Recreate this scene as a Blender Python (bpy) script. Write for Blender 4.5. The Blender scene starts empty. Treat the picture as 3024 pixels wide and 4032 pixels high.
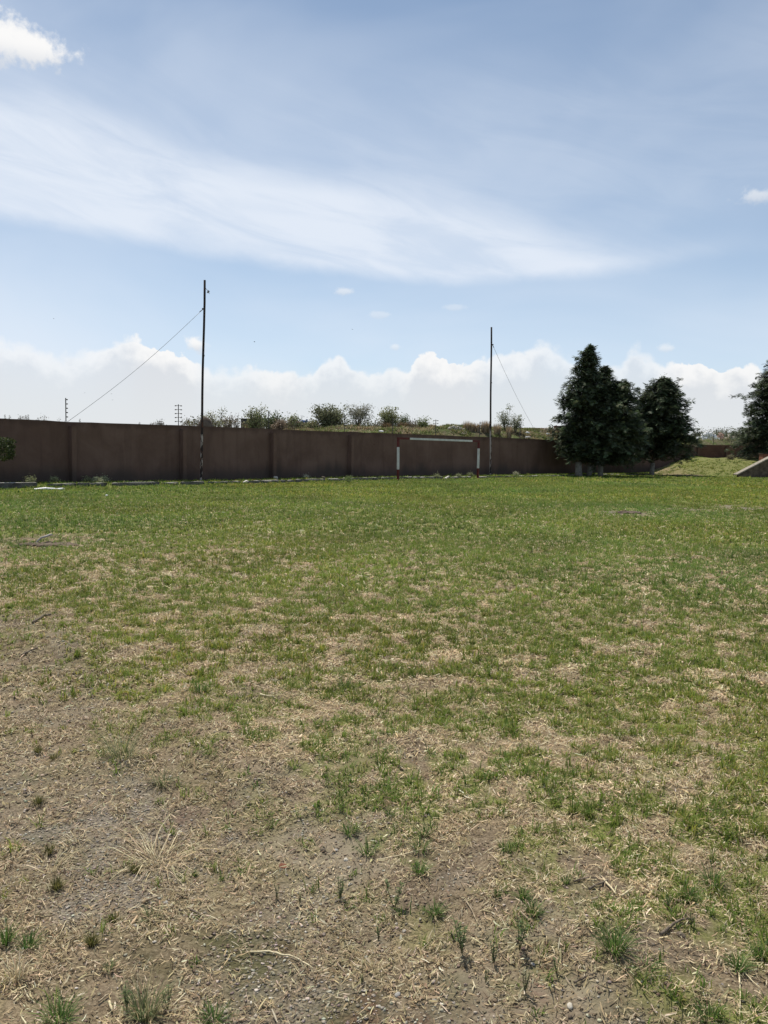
import bpy, bmesh, math, random
import numpy as np
from mathutils import Vector, Matrix, Euler, Quaternion

random.seed(7)
rng = np.random.default_rng(11)
R = math.radians
sc = bpy.context.scene
COL = sc.collection

# ------------------------------------------------------------------ camera
F = 3270.0                       # focal length in photo pixels
cam_d = bpy.data.cameras.new('camera')
cam = bpy.data.objects.new('camera', cam_d)
COL.objects.link(cam)
cam_d.sensor_fit = 'VERTICAL'
cam_d.sensor_height = 24.0
cam_d.lens = 24.0 * F / 4032.0
cam_d.clip_start = 0.05
cam_d.clip_end = 9000
EYE = Vector((0, 0, 1.6))
CR = Euler((R(90 - 4.13), 0, 0)).to_matrix() @ Matrix.Rotation(R(0.82), 3, 'Z')
cam.matrix_world = Matrix.Translation(EYE) @ CR.to_4x4()
sc.camera = cam

def ray(u, v):
    return (CR @ Vector(((u - 1512) / F, -(v - 2016) / F, -1.0))).normalized()
def at(u, v, z=0.0):             # photo pixel -> point on a level plane
    d = ray(u, v)
    return EYE + d * ((z - EYE.z) / d.z)
def atd(u, v, y):                # photo pixel -> point at depth y
    d = ray(u, v)
    return EYE + d * (y / d.y)

# ------------------------------------------------------------------ sun, sky, exposure
SUN_EL, SUN_AZ = R(63), R(-25)   # azimuth from +Y towards +X
sunv = Vector((math.sin(SUN_AZ) * math.cos(SUN_EL), math.cos(SUN_AZ) * math.cos(SUN_EL), math.sin(SUN_EL)))
sd = bpy.data.lights.new('sun', 'SUN')
sd.energy = 5.0
sd.angle = R(0.53)
sd.color = (1.0, 0.93, 0.82)
so = bpy.data.objects.new('sun', sd)
COL.objects.link(so)
so.rotation_euler = sunv.to_track_quat('Z', 'Y').to_euler()
so.location = (0, 0, 50)
sc.view_settings.view_transform = 'Standard'
sc.view_settings.look = 'None'
sc.view_settings.exposure = 0.0
sc.view_settings.gamma = 1.0

class NT:                        # small node-tree helper
    def __init__(s, nt):
        s.nt = nt
    def n(s, typ, **kw):
        nd = s.nt.nodes.new(typ)
        for k, v in kw.items():
            setattr(nd, k, v)
        return nd
    def link(s, a, b):
        s.nt.links.new(a, b)
    def put(s, sock, v):
        if hasattr(v, 'is_linked') or hasattr(v, 'links'):
            s.nt.links.new(v, sock)
        else:
            sock.default_value = v
    def m(s, op, a, b=None, c=None, clamp=False):
        nd = s.nt.nodes.new('ShaderNodeMath')
        nd.operation = op
        nd.use_clamp = clamp
        s.put(nd.inputs[0], a)
        if b is not None: s.put(nd.inputs[1], b)
        if c is not None: s.put(nd.inputs[2], c)
        return nd.outputs[0]
    def ss(s, x, lo, hi, tlo=0.0, thi=1.0):
        nd = s.nt.nodes.new('ShaderNodeMapRange')
        nd.interpolation_type = 'SMOOTHSTEP'
        s.put(nd.inputs['Value'], x); s.put(nd.inputs['From Min'], lo); s.put(nd.inputs['From Max'], hi)
        s.put(nd.inputs['To Min'], tlo); s.put(nd.inputs['To Max'], thi)
        return nd.outputs[0]
    def mix(s, f, a, b, typ='MIX'):
        nd = s.nt.nodes.new('ShaderNodeMix')
        nd.data_type = 'RGBA'
        nd.blend_type = typ
        s.put(nd.inputs[0], f)
        for sock, v in ((nd.inputs[6], a), (nd.inputs[7], b)):
            if isinstance(v, (tuple, list)):
                sock.default_value = (*v[:3], 1)
            else:
                s.link(v, sock)
        return nd.outputs[2]
    def noise(s, vec, scale, detail=4, rough=0.5, dist=0.0, out=0):
        nd = s.nt.nodes.new('ShaderNodeTexNoise')
        if vec is not None: s.link(vec, nd.inputs['Vector'])
        nd.inputs['Scale'].default_value = scale
        nd.inputs['Detail'].default_value = detail
        nd.inputs['Roughness'].default_value = rough
        nd.inputs['Distortion'].default_value = dist
        return nd.outputs[out]
    def comb(s, x, y, z=0.0):
        nd = s.nt.nodes.new('ShaderNodeCombineXYZ')
        s.put(nd.inputs[0], x); s.put(nd.inputs[1], y); s.put(nd.inputs[2], z)
        return nd.outputs[0]
    def curve(s, x, pts):        # piecewise curve over [0,1]
        nd = s.nt.nodes.new('ShaderNodeFloatCurve')
        cv = nd.mapping.curves[0]
        nd.mapping.use_clip = False
        pts = sorted(pts)
        while len(cv.points) < len(pts):
            cv.points.new(0.5, 0.5)
        for p, (a, b) in zip(cv.points, pts):
            p.location = (a, b)
            p.handle_type = 'AUTO_CLAMPED'
        nd.mapping.update()
        s.link(x, nd.inputs['Value'])
        return nd.outputs[0]

world = bpy.data.worlds.new('World')
sc.world = world
world.use_nodes = True
wn = NT(world.node_tree)
world.node_tree.nodes.clear()

def azel(u, v):                  # display pixel of the 1659-wide view -> degrees
    d = ray(u * 3024 / 1659, v * 3024 / 1659)
    return math.degrees(math.atan2(d.x, d.y)), math.degrees(math.asin(d.z))
AZ0, AZ1, ELM = -40.0, 40.0, 40.0
def cpts(lst):
    out = []
    for u, v in lst:
        a, e = azel(u, v)
        out.append(((a - AZ0) / (AZ1 - AZ0), e / ELM))
    out.sort()
    return [(0.0, out[0][1])] + [p for p in out if 0.001 < p[0] < 0.999] + [(1.0, out[-1][1])]

def build_sky():
    w = wn
    sky = w.n('ShaderNodeTexSky', sky_type='NISHITA')
    sky.sun_disc = False
    sky.sun_elevation = SUN_EL
    sky.sun_rotation = SUN_AZ
    sky.altitude = 2300
    sky.air_density = 1.0
    sky.dust_density = 0.6
    sky.ozone_density = 1.2
    tc = w.n('ShaderNodeTexCoord')
    sep = w.n('ShaderNodeSeparateXYZ')
    w.link(tc.outputs['Generated'], sep.inputs[0])
    X, Y, Z = sep.outputs
    az = w.m('MULTIPLY', w.m('ARCTAN2', X, Y), 57.29578)
    el = w.m('MULTIPLY', w.m('ARCSINE', Z), 57.29578)
    a01 = w.m('DIVIDE', w.m('SUBTRACT', az, AZ0), AZ1 - AZ0, clamp=True)
    Q = w.comb(az, el)
    base = w.mix(1.0, sky.outputs[0], (0.87, 1.01, 1.0), 'MULTIPLY')
    # thin veil of high cloud over the whole sky, seen front and unseen back, milkier towards the horizon
    veil_n = w.noise(w.comb(w.m('MULTIPLY', az, 0.45), el), 0.085, 4, 0.5, 0.5)
    veil = w.m('ADD', w.m('ADD', w.ss(veil_n, 0.30, 0.70, 0.24, 0.46), w.ss(el, 16.0, 5.0, 0.0, 0.30)), w.m('ADD', w.ss(el, 18.0, 32.0, 0.0, -0.12), w.ss(az, 2.0, -26.0, 0.0, 0.12)))
    # the long cirrus sheet: lower and upper edge as curves of azimuth
    low = cpts([(0, 480), (200, 505), (400, 547), (700, 590), (860, 607), (1000, 616), (1200, 604), (1390, 585), (1500, 566), (1659, 540)])
    up = cpts([(0, 235), (250, 290), (430, 350), (700, 405), (860, 440), (1000, 472), (1120, 512), (1250, 546), (1390, 564), (1500, 556), (1659, 535)])
    cl = w.m('MULTIPLY', w.curve(a01, low), ELM)
    cu = w.m('MULTIPLY', w.curve(a01, up), ELM)
    # streak coordinates, running down to the right
    s1 = w.m('ADD', w.m('MULTIPLY', az, 0.95), w.m('MULTIPLY', el, -0.30))
    s2 = w.m('ADD', w.m('MULTIPLY', az, 0.24), w.m('MULTIPLY', el, 0.97))
    S = w.comb(w.m('MULTIPLY', s1, 0.22), s2)
    n1 = w.noise(S, 0.40, 6, 0.57, 0.7)
    n2 = w.noise(w.comb(w.m('MULTIPLY', s1, 0.35), s2, 3.0), 0.16, 4, 0.5, 0.8)
    n3 = w.noise(w.comb(w.m('MULTIPLY', s1, 0.5), s2, 5.0), 0.45, 5, 0.55, 0.4)
    wob = w.m('MULTIPLY', w.m('SUBTRACT', n2, 0.5), 2.5)
    wob3 = w.m('MULTIPLY', w.m('SUBTRACT', n3, 0.5), 1.1)
    e2 = w.m('ADD', w.m('ADD', el, wob), wob3)
    e3 = w.m('ADD', el, wob3)
    cir = w.m('MULTIPLY', w.ss(e3, w.m('SUBTRACT', cl, 0.35), w.m('ADD', cl, 0.9)),
              w.m('SUBTRACT', 1.0, w.ss(e2, w.m('SUBTRACT', cu, 1.0), w.m('ADD', cu, 1.9))))
    fade_r = w.ss(az, 21.0, 13.0, 0.40, 1.0)
    cir = w.m('MULTIPLY', w.m('MULTIPLY', cir, fade_r), w.ss(n1, 0.30, 0.60, 0.50, 1.0))
    # second, fainter sheet rising to the right above it
    up2 = cpts([(0, 150), (400, 250), (800, 270), (1100, 240), (1400, 190), (1659, 130)])
    cu2 = w.m('MULTIPLY', w.curve(a01, up2), ELM)
    vs = w.m('MULTIPLY', w.ss(e2, w.m('ADD', cl, 0.2), w.m('ADD', cl, 4.0)),
             w.m('SUBTRACT', 1.0, w.ss(e2, w.m('SUBTRACT', cu2, 3.0), w.m('ADD', cu2, 6.0))))
    vs = w.m('MULTIPLY', w.m('MULTIPLY', vs, w.ss(n1, 0.3, 0.7, 0.45, 1.0)), w.ss(az, 24.0, -10.0, 0.30, 0.46))
    front = w.ss(Y, -0.2, 0.5)
    thin = w.m('SUBTRACT', 1.0, w.m('MULTIPLY', w.m('MULTIPLY', w.m('SUBTRACT', 1.0, veil), w.m('SUBTRACT', 1.0, w.m('MULTIPLY', vs, 0.8))),
               w.m('SUBTRACT', 1.0, w.m('MULTIPLY', cir, 0.92))))
    thin = w.m('MULTIPLY', thin, w.ss(Y, -0.6, 0.4, 0.75, 0.97))  # unseen cloud behind the camera, added to make the skylight less blue
    col = w.mix(thin, base, (WC[0] * 1.00, WC[1] * 1.0, WC[2] * 1.03))
    # cumulus bank along the horizon
    top = cpts([(-60, 745), (0, 737), (50, 741), (100, 764), (125, 776), (165, 766), (225, 750), (290, 731), (330, 752), (400, 768), (430, 792),
                (480, 801), (545, 795), (610, 806), (680, 800), (700, 776), (732, 771), (765, 797), (800, 808), (835, 797), (885, 800), (902, 768),
                (930, 763), (972, 788), (1000, 791), (1035, 776), (1085, 768), (1135, 760), (1172, 741), (1200, 755), (1235, 778), (1300, 798),
                (1340, 790), (1370, 752), (1400, 770), (1445, 790), (1475, 786), (1530, 786), (1565, 802), (1605, 786), (1640, 797), (1700, 815)])
    H = w.m('MULTIPLY', w.curve(a01, top), ELM)
    vor = w.n('ShaderNodeTexVoronoi', feature='SMOOTH_F1')
    vor.inputs['Scale'].default_value = 1.1
    vor.inputs['Smoothness'].default_value = 0.25
    wv = w.n('ShaderNodeVectorMath', operation='ADD')
    w.link(Q, wv.inputs[0])
    wn2 = w.n('ShaderNodeVectorMath', operation='SCALE')
    w.link(w.noise(Q, 1.0, 3, 0.5, 0.0, 1), wn2.inputs[0])
    wn2.inputs['Scale'].default_value = 0.9
    w.link(wn2.outputs[0], wv.inputs[1])
    w.link(wv.outputs[0], vor.inputs['Vector'])
    puff = w.m('MULTIPLY', w.m('SUBTRACT', 0.45, vor.outputs['Distance']), 0.75)
    fine = w.m('MULTIPLY', w.m('SUBTRACT', w.noise(Q, 1.6, 6, 0.6), 0.5), 0.75)
    depth = w.m('SUBTRACT', w.m('ADD', w.m('ADD', H, puff), fine), el)
    soft_n = w.ss(w.noise(w.comb(az, 0.0), 0.11, 1, 0.4), 0.38, 0.60, 0.05, 0.38)
    bank = w.ss(depth, w.m('MULTIPLY', soft_n, -1.0), w.m('MULTIPLY', soft_n, 1.2))
    shade = w.ss(w.m('ADD', depth, w.m('MULTIPLY', w.m('SUBTRACT', w.noise(Q, 0.7, 5, 0.6), 0.5), 3.2)), 0.1, 1.9)
    ccol = w.mix(shade, CTOP, CLOW)
    bank_a = w.m('MULTIPLY', bank, w.ss(soft_n, 0.05, 0.38, 0.97, 0.62))
    bank_a = w.m('MULTIPLY', bank_a, front)
    col = w.mix(bank_a, col, ccol)
    # milk at the very horizon
    col = w.mix(w.m('MULTIPLY', w.ss(el, 6.5, 1.0, 0.0, 0.85), front), col, CHOR)
    # small detached cumulus puffs: (u, v, half width deg, half height deg, strength)
    for (u, v, hw, hh, st, sd_) in ((52, 98, 2.9, 1.35, 1.0, 1.0), (5, 85, 2.0, 1.7, 0.9, 5.0), (426, 742, 0.95, 0.62, 0.95, 2.0), (742, 629, 0.7, 0.35, 0.45, 3.0),
                                (1640, 420, 1.6, 0.65, 0.5, 4.0), (855, 749, 0.45, 0.3, 0.4, 6.0), (1436, 752, 0.6, 0.35, 0.45, 7.0), (980, 665, 1.0, 0.25, 0.22, 8.0), (820, 680, 1.0, 0.3, 0.25, 9.0)):
        a, e = azel(u, v)
        nn = w.noise(w.comb(az, el, sd_ * 7.3), 0.9, 6, 0.62)
        dx = w.m('DIVIDE', w.m('SUBTRACT', az, a), hw)
        dy = w.m('DIVIDE', w.m('SUBTRACT', el, e), hh)
        r = w.m('SQRT', w.m('ADD', w.m('MULTIPLY', dx, dx), w.m('MULTIPLY', dy, dy)))
        k = w.m('ADD', w.m('SUBTRACT', 1.0, r), w.m('MULTIPLY', w.m('SUBTRACT', nn, 0.5), 2.4))
        k = w.m('MULTIPLY', w.ss(k, 0.02, 0.75), st)
        col = w.mix(k, col, w.mix(w.ss(dy, -0.9, 0.2), CLOW, CTOP))
    bg = w.n('ShaderNodeBackground')
    bg.inputs['Strength'].default_value = SKY_STR
    w.link(col, bg.inputs['Color'])
    out = w.n('ShaderNodeOutputWorld')
    w.link(bg.outputs[0], out.inputs['Surface'])
SKY_STR = 0.11
WC = (7.25, 7.8, 8.4)            # thin cloud radiance before the strength
CTOP = (8.75, 8.7, 8.65)
CLOW = (6.55, 6.8, 7.2)
CHOR = (7.0, 7.25, 7.4)
build_sky()

# ------------------------------------------------------------------ materials
def new_mat(name):
    m = bpy.data.materials.new(name)
    m.use_nodes = True
    nt = m.node_tree
    nt.nodes.clear()
    g = NT(nt)
    out = g.n('ShaderNodeOutputMaterial')
    b = g.n('ShaderNodeBsdfPrincipled')
    b.inputs['Specular IOR Level'].default_value = 0.25
    g.link(b.outputs[0], out.inputs['Surface'])
    return m, g, b, out
def surf(name, c1, c2, scale=6, rough=0.85, bump=0.3, bscale=None, c3=None, detail=5, spec=0.25, lo=0.35, hi=0.65, bdist=0.02):
    m, g, b, out = new_mat(name)
    tc = g.n('ShaderNodeTexCoord').outputs['Object']
    col = g.mix(g.ss(g.noise(tc, scale, detail, 0.6), lo, hi), c1, c2)
    if c3:
        col = g.mix(g.ss(g.noise(tc, scale * 0.37, 6, 0.65, 0.6), 0.55, 0.66), col, c3)
    g.link(col, b.inputs['Base Color'])
    b.inputs['Roughness'].default_value = rough
    b.inputs['Specular IOR Level'].default_value = spec
    if bump:
        bn = g.n('ShaderNodeBump')
        bn.inputs['Strength'].default_value = bump
        bn.inputs['Distance'].default_value = bdist
        g.link(g.noise(tc, bscale or scale * 4, 5, 0.6), bn.inputs['Height'])
        g.link(bn.outputs[0], b.inputs['Normal'])
    return m
def leafy(name, transl=0.35, rough=0.6, spec=0.2):        # colour from the mesh attribute 'col', light passes through
    m, g, b, out = new_mat(name)
    a = g.n('ShaderNodeAttribute', attribute_name='col')
    g.link(a.outputs['Color'], b.inputs['Base Color'])
    b.inputs['Roughness'].default_value = rough
    b.inputs['Specular IOR Level'].default_value = spec
    t = g.n('ShaderNodeBsdfTranslucent')
    g.link(a.outputs['Color'], t.inputs['Color'])
    mx = g.n('ShaderNodeMixShader')
    mx.inputs[0].default_value = transl
    g.link(b.outputs[0], mx.inputs[1]); g.link(t.outputs[0], mx.inputs[2])
    g.link(mx.outputs[0], out.inputs['Surface'])
    return m
M = {}
M['grass'] = leafy('green_blades', 0.42)
M['straw'] = leafy('dry_blades', 0.22, 0.75)
M['leaf'] = leafy('leaves', 0.30)
M['needle'] = leafy('cypress_sprays', 0.22, 0.7, 0.15)
M['stone'] = leafy('stone_bits', 0.0, 0.9, 0.2)
M['bark'] = surf('bark', (.07, .055, .045), (.15, .12, .09), 9, 0.95, 0.6)
M['twig'] = surf('twigs', (.10, .085, .07), (.2, .17, .13), 9, 0.95, 0.2)
M['whitewash'] = surf('whitewash', (.20, .185, .165), (.29, .27, .245), 7, 0.9, 0.3, c3=(.12, .105, .09))
M['green_stem'] = surf('green_stem', (.10, .11, .05), (.17, .16, .08), 30, 0.9, 0.1)
M['dark_metal'] = surf('dark_metal', (.025, .024, .024), (.05, .04, .035), 12, 0.6, 0.15, spec=0.4)
M['wire'] = surf('wire', (.16, .16, .17), (.26, .26, .27), 12, 0.5, 0.0, spec=0.5)
M['concrete'] = surf('shaded_kerb_concrete', (.085, .08, .072), (.14, .132, .118), 7, 0.92, 0.4, c3=(.055, .05, .045))  # stained concrete, darkened to carry the shade on the kerb faces
M['sunlit_kerb_top'] = surf('sunlit_kerb_top', (.5, .48, .44), (.66, .64, .6), 9, 0.9, 0.3, c3=(.33, .31, .28))  # same concrete with the sunlit top edge put into its colour
M['coping'] = surf('coping_concrete', (.24, .21, .17), (.34, .31, .26), 7, 0.9, 0.3, c3=(.15, .13, .10))
M['mound_earth'] = surf('brown_earth', (.07, .052, .04), (.15, .115, .085), 3, 0.95, 0.5)
M['white_litter'] = surf('white_litter', (.72, .72, .72), (.85, .85, .84), 4, 0.8, 0.2)
M['pink_litter'] = surf('pink_litter', (.48, .30, .25), (.6, .46, .40), 4, 0.85, 0.2)
M['pale_litter'] = surf('pale_litter', (.40, .36, .28), (.55, .52, .44), 4, 0.85, 0.2)
M['cabin'] = surf('cabin_grey', (.045, .05, .055), (.075, .08, .085), 4, 0.7, 0.1)
M['cabin_red'] = surf('cabin_red', (.20, .075, .045), (.28, .12, .075), 5, 0.8, 0.1)
M['blue_paint'] = surf('blue_paint', (.06, .12, .33), (.12, .2, .42), 4, 0.6, 0.0)
M['grey_paint'] = surf('grey_paint', (.45, .47, .5), (.6, .62, .64), 4, 0.6, 0.0)
M['tile'] = surf('orange_tile', (.22, .085, .05), (.30, .13, .08), 40, 0.85, 0.1)
M['hose'] = surf('grey_pipe', (.33, .31, .28), (.48, .45, .41), 14, 0.7, 0.2, c3=(.1, .09, .08))
M['old_wood'] = surf('old_wood', (.26, .20, .13), (.42, .34, .23), 60, 0.9, 0.2)
M['dark_wood'] = surf('dark_wood', (.09, .07, .05), (.2, .16, .12), 60, 0.9, 0.2)
M['feather'] = surf('dark_feather', (.02, .02, .02), (.05, .05, .05), 30, 0.8, 0.0)
M['brickwall'] = None

def mat_stucco():
    m, g, b, out = new_mat('brown_stucco')
    tc = g.n('ShaderNodeTexCoord').outputs['Object']
    sep = g.n('ShaderNodeSeparateXYZ'); g.link(tc, sep.inputs[0])
    X, Y, Z = sep.outputs
    n = g.noise(tc, 0.55, 7, 0.62, 0.4)
    col = g.mix(g.ss(n, 0.33, 0.66), (.122, .073, .057), (.164, .103, .082))
    streak = g.noise(g.comb(g.m('MULTIPLY', X, 2.2), g.m('MULTIPLY', Y, 2.2), g.m('MULTIPLY', Z, 0.22)), 1.4, 6, 0.6, 0.3)
    col = g.mix(g.m('MULTIPLY', g.ss(streak, 0.46, 0.72), 0.32), col, (.072, .042, .033))
    # damp staining rising from the soil, with an uneven edge
    edge = g.m('ADD', g.m('MULTIPLY', g.noise(g.comb(X, Y, 0.0), 0.5, 5, 0.6), 2.0), -0.45)
    damp = g.ss(g.m('SUBTRACT', Z, edge), 0.45, -0.35, 0.0, 0.75)
    col = g.mix(damp, col, (.050, .042, .038))
    # grime washed down from the top
    topn = g.noise(g.comb(X, Y, g.m('MULTIPLY', Z, 0.3)), 1.3, 6, 0.7)
    gr = g.m('MULTIPLY', g.ss(g.m('ADD', Z, g.m('MULTIPLY', topn, 0.9)), 2.85, 3.15), 0.5)
    col = g.mix(gr, col, (.055, .032, .025))
    # lost plaster showing darker brick
    spots = g.noise(g.comb(X, Y, g.m('MULTIPLY', Z, 2.4)), 0.9, 4, 0.55)
    sp = g.m('MULTIPLY', g.ss(spots, 0.685, 0.72), g.ss(Z, 1.7, 2.3))
    col = g.mix(g.m('MULTIPLY', sp, 0.8), col, (.075, .03, .02))
    g.link(col, b.inputs['Base Color'])
    b.inputs['Roughness'].default_value = 0.95
    bn = g.n('ShaderNodeBump')
    bn.inputs['Strength'].default_value = 0.6
    bn.inputs['Distance'].default_value = 0.03
    g.link(g.m('ADD', g.noise(tc, 3.0, 6, 0.65), g.m('MULTIPLY', g.noise(tc, 30, 3, 0.6), 0.25)), bn.inputs['Height'])
    g.link(bn.outputs[0], b.inputs['Normal'])
    return m
M['stucco'] = mat_stucco()

def mat_brick():
    m, g, b, out = new_mat('red_brown_brick')
    uv = g.n('ShaderNodeUVMap').outputs[0]
    br = g.n('ShaderNodeTexBrick')
    g.link(uv, br.inputs['Vector'])
    br.inputs['Scale'].default_value = 1.0
    br.inputs['Brick Width'].default_value = 0.36
    br.inputs['Row Height'].default_value = 0.17
    br.inputs['Mortar Size'].default_value = 0.012
    br.inputs['Color1'].default_value = (.115, .052, .038, 1)
    br.inputs['Color2'].default_value = (.15, .072, .052, 1)
    br.inputs['Mortar'].default_value = (.14, .105, .085, 1)
    n = g.noise(uv, 0.7, 6, 0.65)
    col = g.mix(g.m('MULTIPLY', g.ss(n, 0.42, 0.66), 0.5), br.outputs[0], (.07, .04, .03))
    g.link(col, b.inputs['Base Color'])
    b.inputs['Roughness'].default_value = 0.93
    bn = g.n('ShaderNodeBump'); bn.inputs['Strength'].default_value = 0.5; bn.inputs['Distance'].default_value = 0.015
    g.link(g.noise(uv, 9, 4, 0.6), bn.inputs['Height']); g.link(bn.outputs[0], b.inputs['Normal'])
    return m
M['brickwall'] = mat_brick()

def mat_rusty():                 # dark bitumen-painted pole, rusting, with old whitewash flaking off its foot
    m, g, b, out = new_mat('rusty_pole')
    tc = g.n('ShaderNodeTexCoord').outputs['Object']
    sep = g.n('ShaderNodeSeparateXYZ'); g.link(tc, sep.inputs[0])
    Z = sep.outputs[2]
    col = g.mix(g.ss(g.noise(tc, 5, 6, 0.65), 0.44, 0.62), (.016, .013, .013), (.036, .022, .018))
    rz = g.ss(Z, 1.5, 5.2, 0.75, 0.12)
    rust = g.m('MULTIPLY', g.ss(g.noise(g.comb(sep.outputs[0], sep.outputs[1], g.m('MULTIPLY', Z, 0.8)), 4, 6, 0.7), 0.5, 0.6), rz)
    col = g.mix(rust, col, (.13, .05, .03))
    white = g.noise(g.comb(g.m('MULTIPLY', sep.outputs[0], 6.0), g.m('MULTIPLY', sep.outputs[1], 6.0), g.m('MULTIPLY', Z, 1.7)), 1.6, 4, 0.6)
    side = g.ss(sep.outputs[0], 0.03, -0.05)
    wm = g.m('MULTIPLY', g.ss(g.m('ADD', white, g.m('MULTIPLY', side, 0.12)), 0.53, 0.56), g.ss(Z, 3.3, 3.0))
    col = g.mix(g.m('MULTIPLY', wm, 0.9), col, (.42, .36, .33))
    g.link(col, b.inputs['Base Color'])
    b.inputs['Roughness'].default_value = 0.7
    bn = g.n('ShaderNodeBump'); bn.inputs['Strength'].default_value = 0.4; bn.inputs['Distance'].default_value = 0.01
    g.link(g.noise(tc, 22, 4, 0.6), bn.inputs['Height']); g.link(bn.outputs[0], b.inputs['Normal'])
    return m
M['pole'] = mat_rusty()
def mat_paint(name, c1, c2, chip):
    m, g, b, out = new_mat(name)
    tc = g.n('ShaderNodeTexCoord').outputs['Object']
    col = g.mix(g.ss(g.noise(tc, 4, 5, 0.6), 0.4, 0.62), c1, c2)
    col = g.mix(g.ss(g.noise(tc, 7, 6, 0.7, 0.5), 0.64, 0.67), col, chip)
    g.link(col, b.inputs['Base Color']); b.inputs['Roughness'].default_value = 0.6
    return m
M['goal_red'] = mat_paint('goal_red_paint', (.085, .014, .014), (.12, .022, .02), (.05, .02, .014))
M['goal_white'] = mat_paint('goal_white_paint', (.50, .50, .49), (.60, .60, .59), (.26, .15, .09))

# ------------------------------------------------------------------ object helpers
def obj_from(name, mesh, parent=None):
    o = bpy.data.objects.new(name, mesh)
    COL.objects.link(o)
    if parent is not None:
        o.parent = parent
    return o
def tag(o, label=None, cat=None, group=None, kind=None):
    if label: o['label'] = label
    if cat: o['category'] = cat
    if group: o['group'] = group
    if kind: o['kind'] = kind
    return o
def empty(name, loc, label, cat, group=None, rz=0.0):
    o = bpy.data.objects.new(name, None)
    COL.objects.link(o)
    o.empty_display_size = 0.2
    o.location = loc
    o.rotation_euler = (0, 0, rz)
    return tag(o, label, cat, group)

class MB:
    def __init__(s):
        s.bm = bmesh.new()
        s.mi = 0
    def box(s, c, size, rot=None, bevel=0.0):
        mt = Matrix.Translation(c)
        if rot is not None: mt = mt @ rot.to_4x4()
        old = set(s.bm.faces)
        r = bmesh.ops.create_cube(s.bm, size=1.0, matrix=mt @ Matrix.Diagonal((*size, 1)))
        if bevel:
            es = set()
            for v in r['verts']: es.update(v.link_edges)
            bmesh.ops.bevel(s.bm, geom=list(es), offset=bevel, segments=2, affect='EDGES')
        for f in s.bm.faces:
            if f not in old: f.material_index = s.mi
        return s
    def tube(s, pts, rad, n=8, cap=True):
        pts = [Vector(p) for p in pts]
        if not isinstance(rad, (list, tuple)): rad = [rad] * len(pts)
        rings = []
        ref = None
        for i, p in enumerate(pts):
            d = (pts[min(i + 1, len(pts) - 1)] - pts[max(i - 1, 0)]).normalized()
            if ref is None:
                ref = Vector((1, 0, 0)) if abs(d.x) < 0.8 else Vector((0, 1, 0))
            a = (ref - d * ref.dot(d)).normalized()
            ref = a
            b = d.cross(a)
            rings.append([s.bm.verts.new(p + (a * math.cos(2 * math.pi * k / n) + b * math.sin(2 * math.pi * k / n)) * rad[i]) for k in range(n)])
        for i in range(len(rings) - 1):
            for k in range(n):
                f = s.bm.faces.new((rings[i][k], rings[i][(k + 1) % n], rings[i + 1][(k + 1) % n], rings[i + 1][k]))
                f.material_index = s.mi
                f.smooth = n > 4
        if cap:
            for rg in (list(reversed(rings[0])), rings[-1]):
                f = s.bm.faces.new(rg); f.material_index = s.mi
        return s
    def prism(s, poly, thick):       # poly: list of 3D points, thick: extrusion vector
        t = Vector(thick)
        a = [s.bm.verts.new(Vector(p)) for p in poly]
        b = [s.bm.verts.new(Vector(p) + t) for p in poly]
        n = len(a)
        fs = [s.bm.faces.new(a), s.bm.faces.new(list(reversed(b)))]
        for i in range(n):
            fs.append(s.bm.faces.new((a[i], b[i], b[(i + 1) % n], a[(i + 1) % n])))
        for f in fs: f.material_index = s.mi
        return s
    def lump(s, c, size, seed=0, sub=2, amp=0.25, rot=None):
        r = bmesh.ops.create_icosphere(s.bm, subdivisions=sub, radius=1.0)
        rs = random.Random(seed)
        off = [Vector((rs.uniform(-1, 1), rs.uniform(-1, 1), rs.uniform(-1, 1))).normalized() for _ in range(9)]
        am = [rs.uniform(-amp, amp) for _ in range(9)]
        fs = set()
        for v in r['verts']:
            k = 1.0
            for o, a in zip(off, am):
                dd = max(0.0, v.co.dot(o))
                k += a * dd ** 3
            q = v.co * k
            q = Vector((q.x * size[0], q.y * size[1], q.z * size[2]))
            if rot is not None: q = rot @ q
            v.co = q + Vector(c)
            fs.update(v.link_faces)
        for f in fs:
            f.material_index = s.mi
            f.smooth = sub > 1
        return s
    def build(s, name, mats, parent=None):
        bmesh.ops.recalc_face_normals(s.bm, faces=s.bm.faces[:])
        me = bpy.data.meshes.new(name)
        s.bm.to_mesh(me); s.bm.free()
        for m in (mats if isinstance(mats, (list, tuple)) else [mats]):
            me.materials.append(m)
        return obj_from(name, me, parent)

def np_mesh(name, V, faces_list, mat, col=None, smooth=False, parent=None):
    """V (n,3); faces_list: list of (m,k) int arrays."""
    me = bpy.data.meshes.new(name)
    me.vertices.add(len(V))
    me.vertices.foreach_set('co', np.ascontiguousarray(V, dtype=np.float32).ravel())
    loops = np.concatenate([f.ravel() for f in faces_list]).astype(np.int32)
    starts, off = [], 0
    for f in faces_list:
        starts.append(off + np.arange(len(f), dtype=np.int32) * f.shape[1])
        off += f.size
    starts = np.concatenate(starts).astype(np.int32)
    me.loops.add(len(loops)); me.polygons.add(len(starts))
    me.loops.foreach_set('vertex_index', loops)
    me.polygons.foreach_set('loop_start', starts)
    me.update(calc_edges=True)
    if smooth:
        me.polygons.foreach_set('use_smooth', np.ones(len(starts), dtype=bool))
    if col is not None:
        at_ = me.attributes.new('col', 'FLOAT_COLOR', 'POINT')
        c4 = np.ones((len(V), 4), dtype=np.float32)
        c4[:, :col.shape[1]] = col
        at_.data.foreach_set('color', c4.ravel())
    me.materials.append(mat)
    return obj_from(name, me, parent)

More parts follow.
